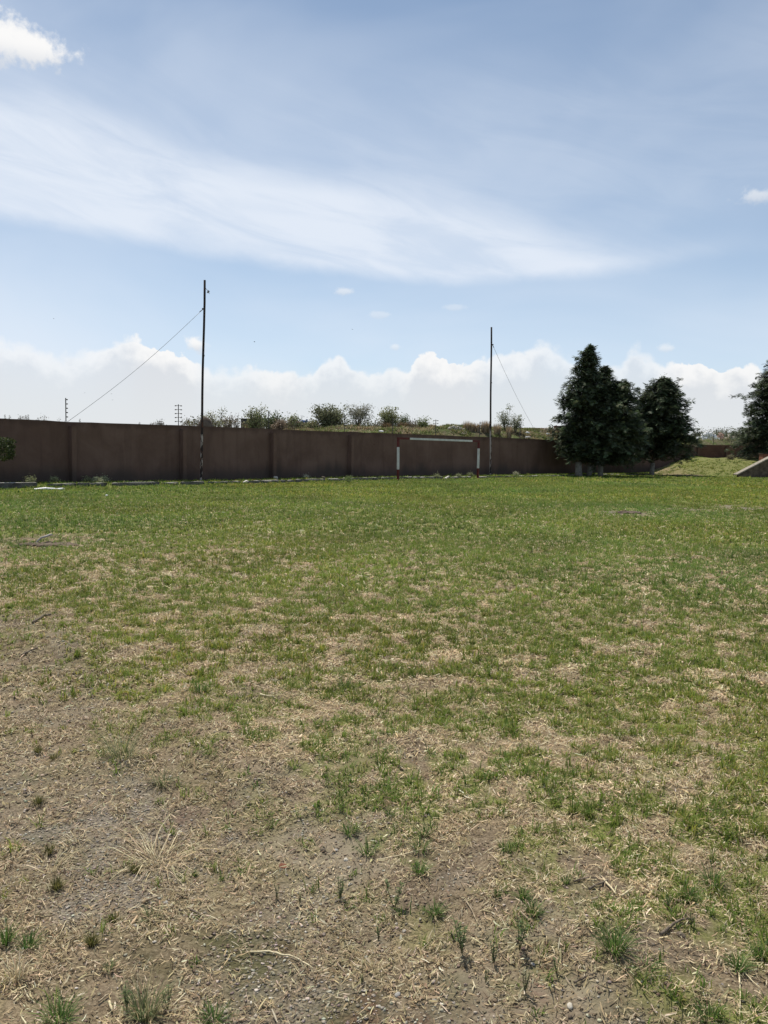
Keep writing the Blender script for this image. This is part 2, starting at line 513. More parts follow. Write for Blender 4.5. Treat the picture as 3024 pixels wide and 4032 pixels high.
# ------------------------------------------------------------------ numpy noise
def _hash(ix, iy, seed):
    h = (ix.astype(np.int64) * 374761393 + iy.astype(np.int64) * 668265263 + seed * 974711) & 0xffffffff
    h = ((h ^ (h >> 13)) * 1274126177) & 0xffffffff
    h = h ^ (h >> 16)
    return (h & 0xffffff) / float(0xffffff)
def vnoise(x, y, seed=0):
    ix = np.floor(x); iy = np.floor(y)
    fx = x - ix; fy = y - iy
    fx = fx * fx * (3 - 2 * fx); fy = fy * fy * (3 - 2 * fy)
    a = _hash(ix, iy, seed); b = _hash(ix + 1, iy, seed); c = _hash(ix, iy + 1, seed); d = _hash(ix + 1, iy + 1, seed)
    return (a * (1 - fx) + b * fx) * (1 - fy) + (c * (1 - fx) + d * fx) * fy
def fbm(x, y, size, octv=4, seed=0, gain=0.5):
    x = np.asarray(x, float) / size; y = np.asarray(y, float) / size
    t = 0; amp = 1; tot = 0
    for i in range(octv):
        ca, sa = math.cos(i * 1.1 + .3), math.sin(i * 1.1 + .3)
        t = t + amp * vnoise(ca * x - sa * y + 17.3 * i, sa * x + ca * y - 9.1 * i, seed + i)
        tot += amp; amp *= gain; x = x * 2.03; y = y * 2.03
    return t / tot
def sstep(x, a, b):
    t = np.clip((np.asarray(x, float) - a) / (b - a), 0, 1)
    return t * t * (3 - 2 * t)

# ------------------------------------------------------------------ the perimeter wall's line (used by the ground too)
W0 = np.array((-13.6, 35.8)); WD = np.array((0.692, 0.722)); WN = np.array((0.722, -0.692))   # along, towards the pitch
TC = 64.0
CORNER = W0 + WD * TC
W2D = np.array((0.88, 0.475)); W2D = W2D / np.linalg.norm(W2D)
def WP(t, s, z):
    p = W0 + WD * t + WN * s
    return Vector((p[0], p[1], z))
def wall_t(u):                   # where the photo column u meets the wall (level line at the horizon)
    d = ray(u, 1780)
    k = d.x / d.y
    return (k * W0[1] - W0[0]) / (WD[0] - k * WD[1])
def line_t(u, s):
    d = ray(u, 1880); k = d.x / d.y
    q = W0 + WN * s
    return (k * q[1] - q[0]) / (WD[0] - k * WD[1])

# ------------------------------------------------------------------ ground shape and cover masks
dirt_line = [at(u, v) for u, v in ((-900, 2330), (0, 2420), (500, 2560), (900, 2790), (1250, 3010), (1750, 3330), (2250, 3560), (2700, 3900), (3400, 4700))]
DL = np.array([(p.x, p.y) for p in dirt_line])
def dline(x, y):                 # y-distance above the dirt line (positive = field side)
    ly = np.interp(x, DL[:, 0], DL[:, 1])
    return y - ly + 0.50 * np.clip((y - 2.0) / 3.0, 0, 1.5) * (.15 + .85 * sstep(x, -2.9, -.7))
BL = {}
def blobs(lst):
    o = []
    for (u, v, r, k) in lst:
        p = at(u, v); o.append((p.x, p.y, r, k))
    return o
GRAVEL = blobs([(330, 3130, .55, 1), (520, 3320, .30, 1), (430, 3480, .22, 1), (60, 3120, .5, 1), (900, 3770, .22, 1), (1100, 3830, .28, 1), (760, 3260, .22, .8),
                (1530, 3960, .25, 1), (1000, 3100, .3, .5), (2450, 2020, 1.2, 1), (2700, 2005, 1.1, .9), (2960, 2000, 1.8, 1), (1450, 3560, .2, .7)])
DIRT = blobs([(150, 2125, 1.1, 1), (260, 2130, .8, .8), (60, 2470, .9, .9), (230, 2560, .5, .8), (1300, 3300, .35, 1), (2060, 3830, .3, .9), (900, 3650, .35, 1),
              (2700, 3760, .3, .9), (1550, 2980, .4, .8), (820, 3180, .35, .9), (420, 3260, .3, .8), (1850, 3380, .3, .8), (1700, 3480, .25, .7), (2380, 3960, .3, .9), (620, 3760, .25, .8), (60, 2700, .5, .7), (330, 2800, .35, .6), (1000, 2720, .4, .6), (2250, 3470, .25, .8), (2150, 3560, .2, .7), (2460, 2020, .7, .8)])
MOSS = blobs([(830, 3640, .34, 1), (1000, 3660, .26, 1), (1480, 3950, .22, 1), (1250, 3620, .2, .7), (640, 3560, .15, .6), (1000, 3430, .22, .8), (250, 3040, .35, .6), (130, 3330, .25, .6), (1650, 3830, .2, .7)])
RED = blobs([(1530, 3940, .16, 1), (2060, 3980, .2, 1), (1250, 3680, .15, .7), (820, 3170, .3, .6), (680, 3740, .2, .5)])
SAND = blobs([(2080, 3830, .35, 1), (1250, 3330, .4, .8), (1180, 3080, .35, .6)])
PALE = blobs([(420, 2130, 2.0, .9), (700, 2200, 2.6, .8), (80, 2180, 2.0, .8), (1020, 2420, 1.6, .8), (1450, 2390, 1.0, .7), (1900, 2560, 1.2, .5), (2850, 2590, 1.3, .8),
              (1250, 2720, .9, .8), (2100, 2980, .7, .7), (2600, 2230, 2.0, .4), (1700, 2260, 2.0, .35)])
LUSH = blobs([(250, 2080, 4.0, .7), (600, 2090, 3.0, .5), (2850, 3100, .6, .7), (2550, 3120, .4, .6), (1150, 2350, 1.2, .5), (2250, 2500, 1.3, .5), (560, 2650, .5, .6), (830, 2790, .4, .6), (2600, 2950, .5, .5)])
def blobsum(x, y, lst, warp=0.6):
    t = np.zeros_like(x)
    n = fbm(x, y, 0.35, 4, 91)
    for (bx, by, r, k) in lst:
        d = np.hypot(x - bx, (y - by)) / (r * (0.55 + 0.9 * n))
        t = np.maximum(t, k * (1 - sstep(d, 0.45, 1.15)))
    return t
def masks(x, y):
    """green, straw, gravel, moss, red, sand cover in 0..1"""
    d = np.hypot(x, y)
    dl = dline(x, y) + (fbm(x, y, 0.9, 4, 5) - .5) * 1.3
    field = sstep(dl, -0.5, 0.7)
    n_big = fbm(x, y, 5.0, 4, 21)
    n_mid = fbm(x, y, 0.9, 4, 33)
    n_sm = fbm(x, y, 0.18, 3, 47)
    n_xs = fbm(x, y, 0.11, 2, 49)
    base = np.interp(y, [2, 4, 6, 9, 12, 16, 22, 30, 80], [.56, .605, .655, .725, .79, .855, .92, .965, 1.0])
    pale = blobsum(x, y, PALE); lush = blobsum(x, y, LUSH)
    g = base - pale * np.interp(y, [6, 12, 16], [.12, .20, .30]) + lush * .16 + (n_big - .5) * np.interp(y, [4, 12, 30, 60], [.18, .24, .30, .20])
    wob = np.interp(y, [3, 10, 25, 60], [1.25, 1.1, 0.75, .45])
    g = g + ((n_mid - .5) * .18 + (n_sm - .5) * 1.05 + (n_xs - .5) * .70) * wob
    green = sstep(g, .40, .68)
    green = green * (0.16 + 0.84 * sstep(dl, -1.3, .5))
    grav = blobsum(x, y, GRAVEL); dirt = blobsum(x, y, DIRT)
    brk = sstep(fbm(x, y, .16, 3, 72), .36, .60)
    moss = blobsum(x, y, MOSS) * (.25 + .75 * brk); red = blobsum(x, y, RED) * (.15 + .85 * brk); sand = blobsum(x, y, SAND) * (.4 + .6 * brk)
    n_d = fbm(x, y, 0.30, 4, 77)
    hard = np.maximum(np.maximum(dirt, moss), grav) * (.35 + .65 * brk)
    baredirt = np.maximum(dirt * (.45 + .55 * brk), (1 - field) * sstep(n_d, .40, .62) * .75)
    baredirt = np.maximum(baredirt, sstep(fbm(x, y, .45, 4, 63), .57, .72) * np.interp(y, [3, 6, 10, 16], [.8, .45, .2, .05]))
    grav = np.maximum(grav * (.35 + .65 * brk), (1 - field) * sstep(fbm(x, y, .28, 4, 58), .50, .64) * .6)
    bare = np.clip(np.maximum(np.maximum(baredirt, grav), np.maximum(moss * .8, sand)), 0, 1)
    green = green * (1 - .9 * bare)
    bankl = sstep(y, 65.5, 68) * (1 - sstep(x + (fbm(x, y, 2.0, 3, 19) - .5) * 5, 24.5, 28)) * sstep(x, 20, 22)
    green = green * (1 - .75 * bankl) * (1 - .15 * sstep(y, 66, 69) * sstep(x, 22, 24))
    straw = (1 - bare * .55) * (0.80 + .20 * field) * (1 - .6 * hard)
    return green, straw, grav, moss, red, sand, field
def gz(x, y, fine=True):
    x = np.asarray(x, float); y = np.asarray(y, float)
    z = -0.07 * (1 - sstep(dline(x, y), -0.9, 0.25)) * (y > 0.2)
    if fine:
        near = 1 - sstep(np.hypot(x, y), 12, 26)
        z = z + ((fbm(x, y, 0.8, 4, 3) - .5) * .06 + (fbm(x, y, 0.15, 3, 8) - .5) * .034) * near
        z = z + (fbm(x, y, 9.0, 3, 13) - .5) * .10 * sstep(np.hypot(x, y), 8, 20)
    s = (x - W0[0]) * WN[0] + (y - W0[1]) * WN[1]          # distance in front of the wall
    t = (x - W0[0]) * WD[0] + (y - W0[1]) * WD[1]
    z = z + .09 * (1 - sstep(s, 2.15, 2.5)) * (s > -1) * (t < 62)
    # grass bank at the far right
    bx = sstep(x, 22.3, 30.2); by = sstep(y, 65.8, 76.5)
    bank = 1.5 * bx * by * (1 - sstep(y - x * .54, 62, 70) * (x < 5))
    lump = (fbm(x, y, 2.5, 4, 101) - .5) * .35 * bx * sstep(y, 66, 70)
    return z + (bank + lump) * (y < 110)
def gz1(x, y):
    return float(gz(np.array([x]), np.array([y]))[0])
def gpt(u, v):                   # photo pixel -> point on the ground surface
    z = 0.0
    for _ in range(4):
        p = at(u, v, z); z = gz1(p.x, p.y)
    return Vector((p.x, p.y, z))

def mat_ground():
    m, g, b, out = new_mat('ground_cover')
    a1 = g.n('ShaderNodeAttribute', attribute_name='col')
    a2 = g.n('ShaderNodeAttribute', attribute_name='col2')
    s1 = g.n('ShaderNodeSeparateColor'); g.link(a1.outputs['Color'], s1.inputs[0])
    s2 = g.n('ShaderNodeSeparateColor'); g.link(a2.outputs['Color'], s2.inputs[0])
    GR, ST, GV = s1.outputs
    MO, RE, SA = s2.outputs
    P = g.n('ShaderNodeTexCoord').outputs['Object']
    n1 = g.noise(P, 14, 6, 0.7); n2 = g.noise(P, 90, 4, 0.6); n3 = g.noise(P, 3.0, 5, 0.6)
    dirt = g.mix(g.ss(n1, 0.3, 0.7), (.070, .052, .036), (.165, .128, .090))
    dirt = g.mix(g.m('MULTIPLY', g.ss(n2, .45, .7), .5), dirt, (.30, .25, .19))
    vor = g.n('ShaderNodeTexVoronoi'); vor.inputs['Scale'].default_value = 75; g.link(P, vor.inputs['Vector'])
    gravel = g.mix(g.ss(n2, 0.35, 0.65), (.13, .112, .088), (.27, .24, .195))
    gravel = g.mix(g.ss(vor.outputs['Distance'], .55, .25), gravel, (.30, .27, .225))
    col = g.mix(g.m('MULTIPLY', GV, .85), dirt, gravel)
    col = g.mix(g.m('MULTIPLY', SA, .8), col, g.mix(n1, (.23, .20, .145), (.33, .285, .21)))
    col = g.mix(g.m('MULTIPLY', MO, g.ss(n1, .3, .55, .45, .95)), col, (.070, .074, .032))
    col = g.mix(g.m('MULTIPLY', RE, g.ss(n1, .4, .6, .1, .75)), col, (.115, .052, .045))
    straw = g.mix(g.ss(n2, .3, .7), (.13, .098, .062), (.34, .27, .17))
    col = g.mix(g.m('MULTIPLY', ST, g.ss(n1, .28, .5, .35, .95)), col, straw)
    grn = g.mix(g.ss(n1, .3, .7), (.105, .125, .030), (.180, .205, .055))
    grn = g.mix(g.m('MULTIPLY', g.ss(n2, .5, .72), .55), grn, (.22, .23, .10))
    col = g.mix(g.m('MULTIPLY', GR, .92), col, grn)
    g.link(col, b.inputs['Base Color'])
    b.inputs['Roughness'].default_value = 1.0
    b.inputs['Specular IOR Level'].default_value = 0.08
    bn = g.n('ShaderNodeBump'); bn.inputs['Strength'].default_value = 0.9; bn.inputs['Distance'].default_value = 0.012
    g.link(g.m('ADD', g.noise(P, 38, 5, 0.7), g.m('MULTIPLY', g.m('SUBTRACT', 1.0, vor.outputs['Distance']), GV)), bn.inputs['Height'])
    g.link(bn.outputs[0], b.inputs['Normal'])
    return m
M['ground'] = mat_ground()

def build_ground():
    ang = np.concatenate([np.linspace(-180, -46, 40, endpoint=False), np.linspace(-46, 46, 430), np.linspace(46, 180, 41)[1:-1]])
    ang = np.radians(ang)
    rad = np.concatenate([[.4, .8, 1.2], np.geomspace(1.5, 95, 470), np.geomspace(105, 5000, 22)])
    A, RD = np.meshgrid(ang, rad)
    x = (RD * np.sin(A)).ravel(); y = (RD * np.cos(A)).ravel()
    z = gz(x, y)
    V = np.stack([x, y, z], 1)
    V = np.vstack([V, [[0, 0, float(gz(np.array([0.]), np.array([0.01]))[0])]]])
    na, nr = len(ang), len(rad)
    i = np.arange(nr - 1)[:, None] * na + np.arange(na)[None, :]
    j = np.arange(nr - 1)[:, None] * na + (np.arange(na)[None, :] + 1) % na
    quads = np.stack([i, j, j + na, i + na], -1).reshape(-1, 4)[:, ::-1]
    k = np.arange(na)
    tris = np.stack([k, (k + 1) % na, np.full(na, len(V) - 1)], 1)
    g_, s_, gv, mo, re, sa, fi = masks(V[:, 0], V[:, 1])
    o = np_mesh('ground', V, [quads, tris], M['ground'], np.stack([g_, s_, gv], 1), smooth=True)
    a2 = o.data.attributes.new('col2', 'FLOAT_COLOR', 'POINT')
    c4 = np.ones((len(V), 4), dtype=np.float32); c4[:, :3] = np.stack([mo, re, sa], 1)
    a2.data.foreach_set('color', c4.ravel())
    tag(o, kind='structure')
    return o
build_ground()

# ------------------------------------------------------------------ perimeter wall
def rot_z(v):                    # matrix whose x axis runs along the 2D direction v
    return Matrix.Rotation(math.atan2(v[1], v[0]), 3, 'Z')
RW = rot_z(WD)
WH, WT = 2.72, 0.22
def perimeter_wall():
    t = empty('perimeter_wall', WP(0, 0, 0), 'long dark brown stuccoed wall with pilasters closing off the far side of the pitch', 'wall')
    bm = bmesh.new()
    # wall face with a slightly uneven top edge
    N = 180
    ts = np.linspace(-24, TC, N)
    rings = []
    for tt in ts:
        h = WH + (float(fbm(np.array([tt]), np.array([0.]), 2.2, 4, 5)[0]) - .5) * .07
        if abs(tt - 16.9) < 0.5: h += .03
        ring = []
        for s, z in ((0, -.3), (0, h), (-WT, h), (-WT, -.3)):
            p = WP(tt, s, z) - WP(0, 0, 0)
            ring.append(bm.verts.new(p))
        rings.append(ring)
    for a, b in zip(rings, rings[1:]):
        for k in range(4):
            bm.faces.new((a[k], a[(k + 1) % 4], b[(k + 1) % 4], b[k]))
    bm.faces.new(rings[0]); bm.faces.new(list(reversed(rings[-1])))
    mb = MB(); mb.bm.free(); mb.bm = bm
    mb.build('wall_face', M['stucco'], t)
    for u in (-260, 271, 708, 1063, 1370):
        tt = wall_t(u)
        mb = MB()
        mb.box(WP(tt + .1, .15, WH / 2 - .13) - WP(0, 0, 0), (.22, .294, WH - .10), RW, .012)
        mb.build('pilaster', M['stucco'], t)
    return t
perimeter_wall()

def brick_wall():
    L = 34.0
    t = empty('brick_wall', (CORNER[0], CORNER[1], 0), 'bare red brown brick wall beyond the grass bank, past the corner of the stuccoed wall', 'wall')
    n2 = np.array((W2D[1], -W2D[0]))
    me = bpy.data.meshes.new('brick_face')
    bm = bmesh.new()
    uvl = bm.loops.layers.uv.new('UVMap')
    def P(a, s, z): return bm.verts.new((W2D[0] * a + n2[0] * s, W2D[1] * a + n2[1] * s, z))
    N = 40
    prev = None
    for i in range(N + 1):
        a = L * i / N
        h = WH + .05 + (float(fbm(np.array([a]), np.array([9.]), 1.6, 4, 15)[0]) - .5) * .12
        cur = [P(a, 0, -.3), P(a, 0, h), P(a, -WT, h), P(a, -WT, -.3)]
        if prev:
            for k in range(4):
                f = bm.faces.new((prev[0][k], prev[0][(k + 1) % 4], cur[(k + 1) % 4], cur[k]))
                for lp, (aa, kk) in zip(f.loops, ((prev[1], k), (prev[1], (k + 1) % 4), (a, (k + 1) % 4), (a, k))):
                    lp[uvl].uv = (aa, lp.vert.co.z + (kk in (2, 3)) * .3)
        prev = (cur, a)
    bmesh.ops.recalc_face_normals(bm, faces=bm.faces[:])
    bm.to_mesh(me); bm.free()
    me.materials.append(M['brickwall'])
    obj_from('brick_face', me, t)
    for a in (0.15, 4.2, 8.3):
        mb = MB(); mb.box((W2D[0] * a + n2[0] * .05, W2D[1] * a + n2[1] * .05, 1.32), (.25, .16, 2.6), rot_z(W2D), .01)
        mb.build('pilaster', M['stucco'], t)
brick_wall()

# ------------------------------------------------------------------ electric-fence posts on the wall
def fence_post(loc, h, rungs, label, rz):
    t = empty('fence_post', loc, label, 'fence post', 'security fence posts along the wall top', rz)
    mb = MB(); mb.box((0, 0, h / 2), (.034, .034, h)); mb.box((0, 0, .005), (.12, .1, .012))
    mb.build('upright', M['dark_metal'], t)
    for k in range(5):
        z = h * (.19 + .185 * k)
        b = MB()
        if rungs:
            b.tube([(-.17, 0, z), (-.03, 0, z + .012), (.03, 0, z + .012), (.17, 0, z - .006)], .012, 6)
            for sx in (-1, 1):
                b.tube([(sx * .10, 0, z), (sx * .17, 0, z)], [.028, .02], 8)
        else:
            b.tube([(0, 0, z), (.05, 0, z), (.085, 0, z)], [.012, .026, .02], 8)
        b.build('insulator', M['dark_metal'], t)
    return t
for u, vtop, rungs, lab in (
        (266, 1567, False, 'thin dark security fence post on the wall where the long guy wire comes down'),
        (708, 1592, True, 'dark security fence post with five double insulators, just left of the taller rusty pole'),
        (1061, 1617, False, 'thin dark security fence post in front of the dark green tree beyond the wall'),
        (1361, 1630, False, 'thin dark security fence post in front of the wide bushy thicket beyond the wall'),
        (1549, 1645, False, 'thin dark security fence post on the wall above the left goal post'),
        (1719, 1652, True, 'dark security fence post with short cross arms above the middle of the goal'),
        (1892, 1661, False, 'thin dark security fence post just left of the pole behind the right goal post'),
        (2050, 1669, False, 'thin dark security fence post right of the small airy tree on the heap'),
        (2178, 1676, False, 'thin dark security fence post next to the tallest cypress'),
        (2745, 1712, False, 'thin dark security fence post left of the white rubbish heap')):
    tt = min(wall_t(u), TC - .3)
    p = WP(tt, -.11, WH)
    h = (atd(u, vtop, p.y).z - WH)
    fence_post(p, max(.75, h), rungs, lab, math.atan2(WD[1], WD[0]) * 0 + 0.1)
for u, vtop, lab in ((2808, 1707, 'thin dark security fence post in front of the white rubbish heap'),
                     (2878, 1712, 'thin dark security fence post beside the right-hand cypress')):
    d = ray(u, 1780); k = d.x / d.y
    a = (k * CORNER[1] - CORNER[0]) / (W2D[0] - k * W2D[1])
    p = Vector((CORNER[0] + W2D[0] * a, CORNER[1] + W2D[1] * a + .08, WH + .03))
    fence_post(p, max(.8, atd(u, vtop, p.y).z - p.z), False, lab, .1)

# ------------------------------------------------------------------ kerb blocks at the foot of the bed
def kerb(u0, u1, h, lab, mat='concrete', tilt=0.0, yaw=0.0, sink=0.0, s=2.42, w=.15):
    t0, t1 = line_t(u0, s), line_t(u1, s)
    c = WP((t0 + t1) / 2, s - .07, 0)
    z0 = gz1(c.x + WN[0] * .3, c.y + WN[1] * .3)
    L = (t1 - t0)
    rot = RW @ Matrix.Rotation(yaw, 3, 'Z') @ Matrix.Rotation(tilt, 3, 'Y')
    mb = MB()
    n = max(1, int(L / 2.5))
    mb.box((0, 0, 0), (L - .03, w, h + .1), None, .028)
    o = mb.build('kerb_block', [M[mat], M['sunlit_kerb_top']])
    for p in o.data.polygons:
        if p.normal.z > .45: p.material_index = 1  # upward and bevel faces take the painted sunlight
    # chipped, slightly uneven arrises
    bmm = bmesh.new(); bmm.from_mesh(o.data)
    bmesh.ops.subdivide_edges(bmm, edges=[e for e in bmm.edges if e.calc_length() > .5], cuts=8)
    for v in bmm.verts:
        nn = float(vnoise(np.array([v.co.x * 4 + u0]), np.array([v.co.y * 9 + v.co.z * 7]), 4)[0]) - .5
        v.co += Vector((0, nn * .03, nn * .03))
    bmm.to_mesh(o.data); bmm.free()
    o.matrix_world = Matrix.Translation((c.x, c.y, z0 + h / 2 - .05 - sink)) @ rot.to_4x4()
    return tag(o, lab, 'kerb', 'concrete kerb blocks in front of the wall')
KERBS = [(-330, 148, .23, 'dark kerb block at the far left edge under the clipped shrub'),
         (187, 303, .17, 'kerb block right behind the broken white slab'),
         (306, 424, .18, 'kerb block below the leafy weeds by the wall, second right of the white slab'),
         (443, 632, .17, 'long kerb block midway between the white slab and the taller rusty pole'),
         (640, 706, .15, 'short weedy kerb block just left of the taller rusty pole, below the five-armed fence post'),
         (714, 806, .17, 'kerb block at the foot of the taller rusty pole'),
         (815, 951, .15, 'kerb block immediately right of the taller rusty pole'),
         (985, 1102, .16, 'kerb block right of the small tilted slab, below the pilaster'),
         (1107, 1162, .15, 'very short kerb block left of the dark stone at the wall foot'),
         (1167, 1283, .16, 'kerb block in front of the dark stone at the wall foot'),
         (1292, 1366, .15, 'short kerb block below the rightmost wall pilaster'),
         (1379, 1501, .17, 'sunlit-topped kerb block ending well left of the goal'),
         (1506, 1626, .17, 'kerb block crossing behind the left goal post'),
         (1630, 1746, .16, 'kerb block inside the goal ending in a broken gap'),
         (1776, 1858, .14, 'kerb block inside the goal to the right of the broken gap'),
         (1888, 1920, .12, 'short low kerb block just behind the right goal post'),
         (1922, 2118, .13, 'long sunlit-topped kerb block below the right-hand pole'),
         (2130, 2230, .12, 'low kerb block in the open just left of the cypress trunks'),
         (2236, 2330, .12, 'shaded kerb block before the leftmost whitewashed trunk'),
         (2338, 2420, .12, 'shaded kerb block before the third whitewashed trunk'),
         (2428, 2530, .12, 'shaded kerb block between the third and the lone whitewashed trunk'),
         (2538, 2610, .12, 'shaded kerb block before the lone whitewashed trunk beside the grass bank')]
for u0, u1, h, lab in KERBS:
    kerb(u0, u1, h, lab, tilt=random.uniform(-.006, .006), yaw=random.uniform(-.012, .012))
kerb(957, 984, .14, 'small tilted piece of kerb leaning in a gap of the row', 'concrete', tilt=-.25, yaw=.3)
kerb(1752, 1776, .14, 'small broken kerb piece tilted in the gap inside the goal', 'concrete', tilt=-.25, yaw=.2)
def white_slab():
    p = gpt(188, 1921)
    mb = MB()
    for k, (dx, dz, sx, sy, ry) in enumerate(((-.28, .05, .5, .32, -.12), (.12, .05, .4, .28, .10), (.5, .035, .3, .2, -.06))):
        mb.box((dx, 0, dz), (sx, sy, .07), Matrix.Rotation(ry, 3, 'Y') @ Matrix.Rotation(.2 * k, 3, 'Z'), .015)
    o = mb.build('broken_slab', M['white_litter'])
    o.location = p; o.rotation_euler = (.06, 0, .55); o.scale = (.9, .8, .8)
    tag(o, 'broken white slab lying on the grass in a gap of the kerb at the left', 'slab')
white_slab()

# ------------------------------------------------------------------ goal
def goal():
    a = gpt(1567, 1893); b = gpt(1881, 1887)
    d = (b - a); d.z = 0; L = d.length; d.normalize()
    t = empty('football_goal', a, 'red and white striped football goal standing in front of the brown wall', 'goal', None, math.atan2(d.y, d.x))
    w, H = .108, 2.46
    ha = atd(1564, 1722, a.y).z - a.z
    hb = atd(1886, 1734, b.y).z - a.z
    for x, zb, h, z1, z2, lean in ((0, 0, ha, .63, 1.87, -.012), (L, b.z - a.z, hb, .68, 1.90, .012)):
        mb = MB()
        rt = Matrix.Rotation(lean, 3, 'Y')
        for k, (p, q) in enumerate(((-.15, z1), (z1, z2), (z2, h - w))):
            mb.mi = k % 2
            mb.box(Vector((x, 0, zb)) + rt @ Vector((0, 0, (p + q) / 2)), (w, w, q - p), rt, .006)
        mb.build('goal_post', [M['goal_red'], M['goal_white']], t)
    mb = MB()
    ang = math.atan2(hb - ha, L)
    rt = Matrix.Rotation(-ang, 3, 'Y')
    x0, x1 = -w / 2 - .03, L + w / 2 + .03
    for k, (p, q) in enumerate(((x0, .88), (.88, L - .66), (L - .66, x1))):
        mb.mi = k % 2
        mb.box(rt @ Vector(((p + q) / 2, 0, 0)) + Vector((0, 0, ha - w / 2 + .002)), (q - p, w - .006, w), rt, .006)
    mb.build('crossbar', [M['goal_red'], M['goal_white']], t)
goal()

# ------------------------------------------------------------------ tall rusty poles and their wires
def pole(ub, vb, ut, vt, y, lab, wire_from, wire_to, r):
    base = atd(ub, vb, y); base.z = .05
    top = atd(ut, vt, y)
    t = empty('rusty_pole', base, lab, 'pole')
    mb = MB()
    ax = top - base
    n = 9
    pts, rad = [], []
    for i in range(n + 1):
        k = i / n
        pts.append(ax * k + Vector((.012 * math.sin(k * 9), .01 * math.cos(k * 7), 0)) * (1 if 0 < i < n else 0))
        rad.append(r * (1.05 - .12 * k))
    mb.tube([(0, 0, -.3)] + pts, [r * 1.05] + rad, 12)
    for k in (.34, .63):
        mb.tube([ax * (k - .004), ax * (k + .004)], r * 1.12, 12)
    mb.build('pole_shaft', M['pole'], t)
    c = MB(); q = wire_from - base
    c.tube([q + Vector((0, 0, -.03)), q + Vector((0, 0, .03))], r * 1.22, 10)
    c.build('wire_clamp', M['dark_metal'], t)
    gw = MB()
    e = wire_to - base
    d = e - q
    pts = [q + d * k + Vector((0, 0, -.22 * math.sin(math.pi * k))) for k in np.linspace(0, 1, 14)]
    gw.tube(pts, .009, 5)
    st = q + d * .012
    gw.tube([q, q + d * .03], .022, 5)
    gw.build('guy_wire', M['wire'], t)
    return t, base
pb_y = 39.9
wtop = WP(wall_t(272), -.05, WH)
tp, tb = pole(791, 1885, 806, 1103, pb_y, 'taller rusty steel pole with flaking whitewash at its foot, left of the goal', atd(801, 1216, pb_y), wtop, .057)
def broken_wire():
    q = atd(807, 1130, pb_y) - tb
    mb = MB()
    pts = [q, atd(812, 1138, pb_y) - tb, atd(822, 1150, pb_y - .1) - tb]
    mb.tube(pts, [.008, .014, .01], 5)
    mb.box(atd(820, 1149, pb_y) - tb, (.09, .02, .13), Matrix.Rotation(.6, 3, 'Y'), .005)
    mb.tube([atd(822, 1151, pb_y) - tb, atd(826, 1158, pb_y) - tb], [.012, .004], 5)
    mb.build('wire_scrap', M['wire'], tp)
broken_wire()
pole(1930, 1872, 1935, 1288, 57.0, 'rusty steel pole with one guy wire, behind the right goal post', atd(1939, 1357, 57.0), atd(2106, 1694, 68.0), .062)

# ------------------------------------------------------------------ blades
def blade_mesh(P, az, tilt, ln, wd, bend, c, tipk=1.15):
    """curved tapering blades: P(n,3) az,tilt(from vertical),ln,wd,bend (n,), c(n,3). returns V, [quads,tris], colours"""
    n = len(P)
    dirh = np.stack([np.cos(az), np.sin(az), np.zeros(n)], 1)
    side = np.stack([-np.sin(az), np.cos(az), np.zeros(n)], 1)
    up = np.array([0, 0, 1.0])
    t1 = tilt; t2 = np.minimum(tilt + bend, 1.95)
    d1 = dirh * np.sin(t1)[:, None] + up * np.cos(t1)[:, None]
    d2 = dirh * np.sin(t2)[:, None] + up * np.cos(t2)[:, None]
    m = P + d1 * (ln * .5)[:, None]
    tip = m + d2 * (ln * .5)[:, None]
    hw = (wd * .5)[:, None]
    V = np.stack([P - side * hw, P + side * hw, m - side * hw * .85, m + side * hw * .85, tip], 1).reshape(-1, 3)
    b = np.arange(n)[:, None] * 5
    quads = b + np.array([[0, 1, 3, 2]])
    tris = b + np.array([[2, 3, 4]])
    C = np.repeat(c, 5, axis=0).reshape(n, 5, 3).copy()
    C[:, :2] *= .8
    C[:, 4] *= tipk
    return V, quads, tris, C.reshape(-1, 3)
def litter_mesh(P, az, pit, ln, wd, c, bend):
    """flat bent straws lying on the ground, centred on P"""
    n = len(P)
    d = np.stack([np.cos(az) * np.cos(pit), np.sin(az) * np.cos(pit), np.sin(pit)], 1)
    roll = rng.uniform(-.7, .7, n)
    sh = np.stack([-np.sin(az), np.cos(az), np.zeros(n)], 1)
    side = sh * np.cos(roll)[:, None] + np.array([0, 0, 1.0]) * np.sin(roll)[:, None]
    hw = (wd * .5)[:, None]
    a = P - d * (ln * .5)[:, None] + sh * bend[:, None]; b2 = P + d * (ln * .5)[:, None] + sh * bend[:, None]
    V = np.stack([a - side * hw * .7, a + side * hw * .7, P - side * hw, P + side * hw, b2 - side * hw * .45, b2 + side * hw * .45], 1).reshape(-1, 3)
    k = np.arange(n)[:, None] * 6
    quads = np.vstack([k + np.array([[0, 1, 3, 2]]), k + np.array([[2, 3, 5, 4]])])
    return V, quads, np.repeat(c, 6, axis=0)
def sample_zone(r0, r1, per_m2, half=33.0):
    h = R(half)
    area = h * (r1 * r1 - r0 * r0)
    n = int(area * per_m2)
    r = np.sqrt(rng.uniform(r0 * r0, r1 * r1, n)); a = rng.uniform(-h, h, n)
    return r * np.sin(a), r * np.cos(a)
def palette(n, cols, w=None, var=.16):
    cols = np.array(cols)
    i = rng.choice(len(cols), n, p=w)
    return np.clip(cols[i] * rng.normal(1, var, (n, 1)) * rng.normal(1, .05, (n, 3)), .004, .95)
STRAW = [(.62, .505, .32), (.50, .39, .23), (.74, .63, .44), (.31, .23, .135), (.17, .125, .08), (.55, .45, .26)]
STRAW_W = [.28, .24, .16, .14, .08, .10]
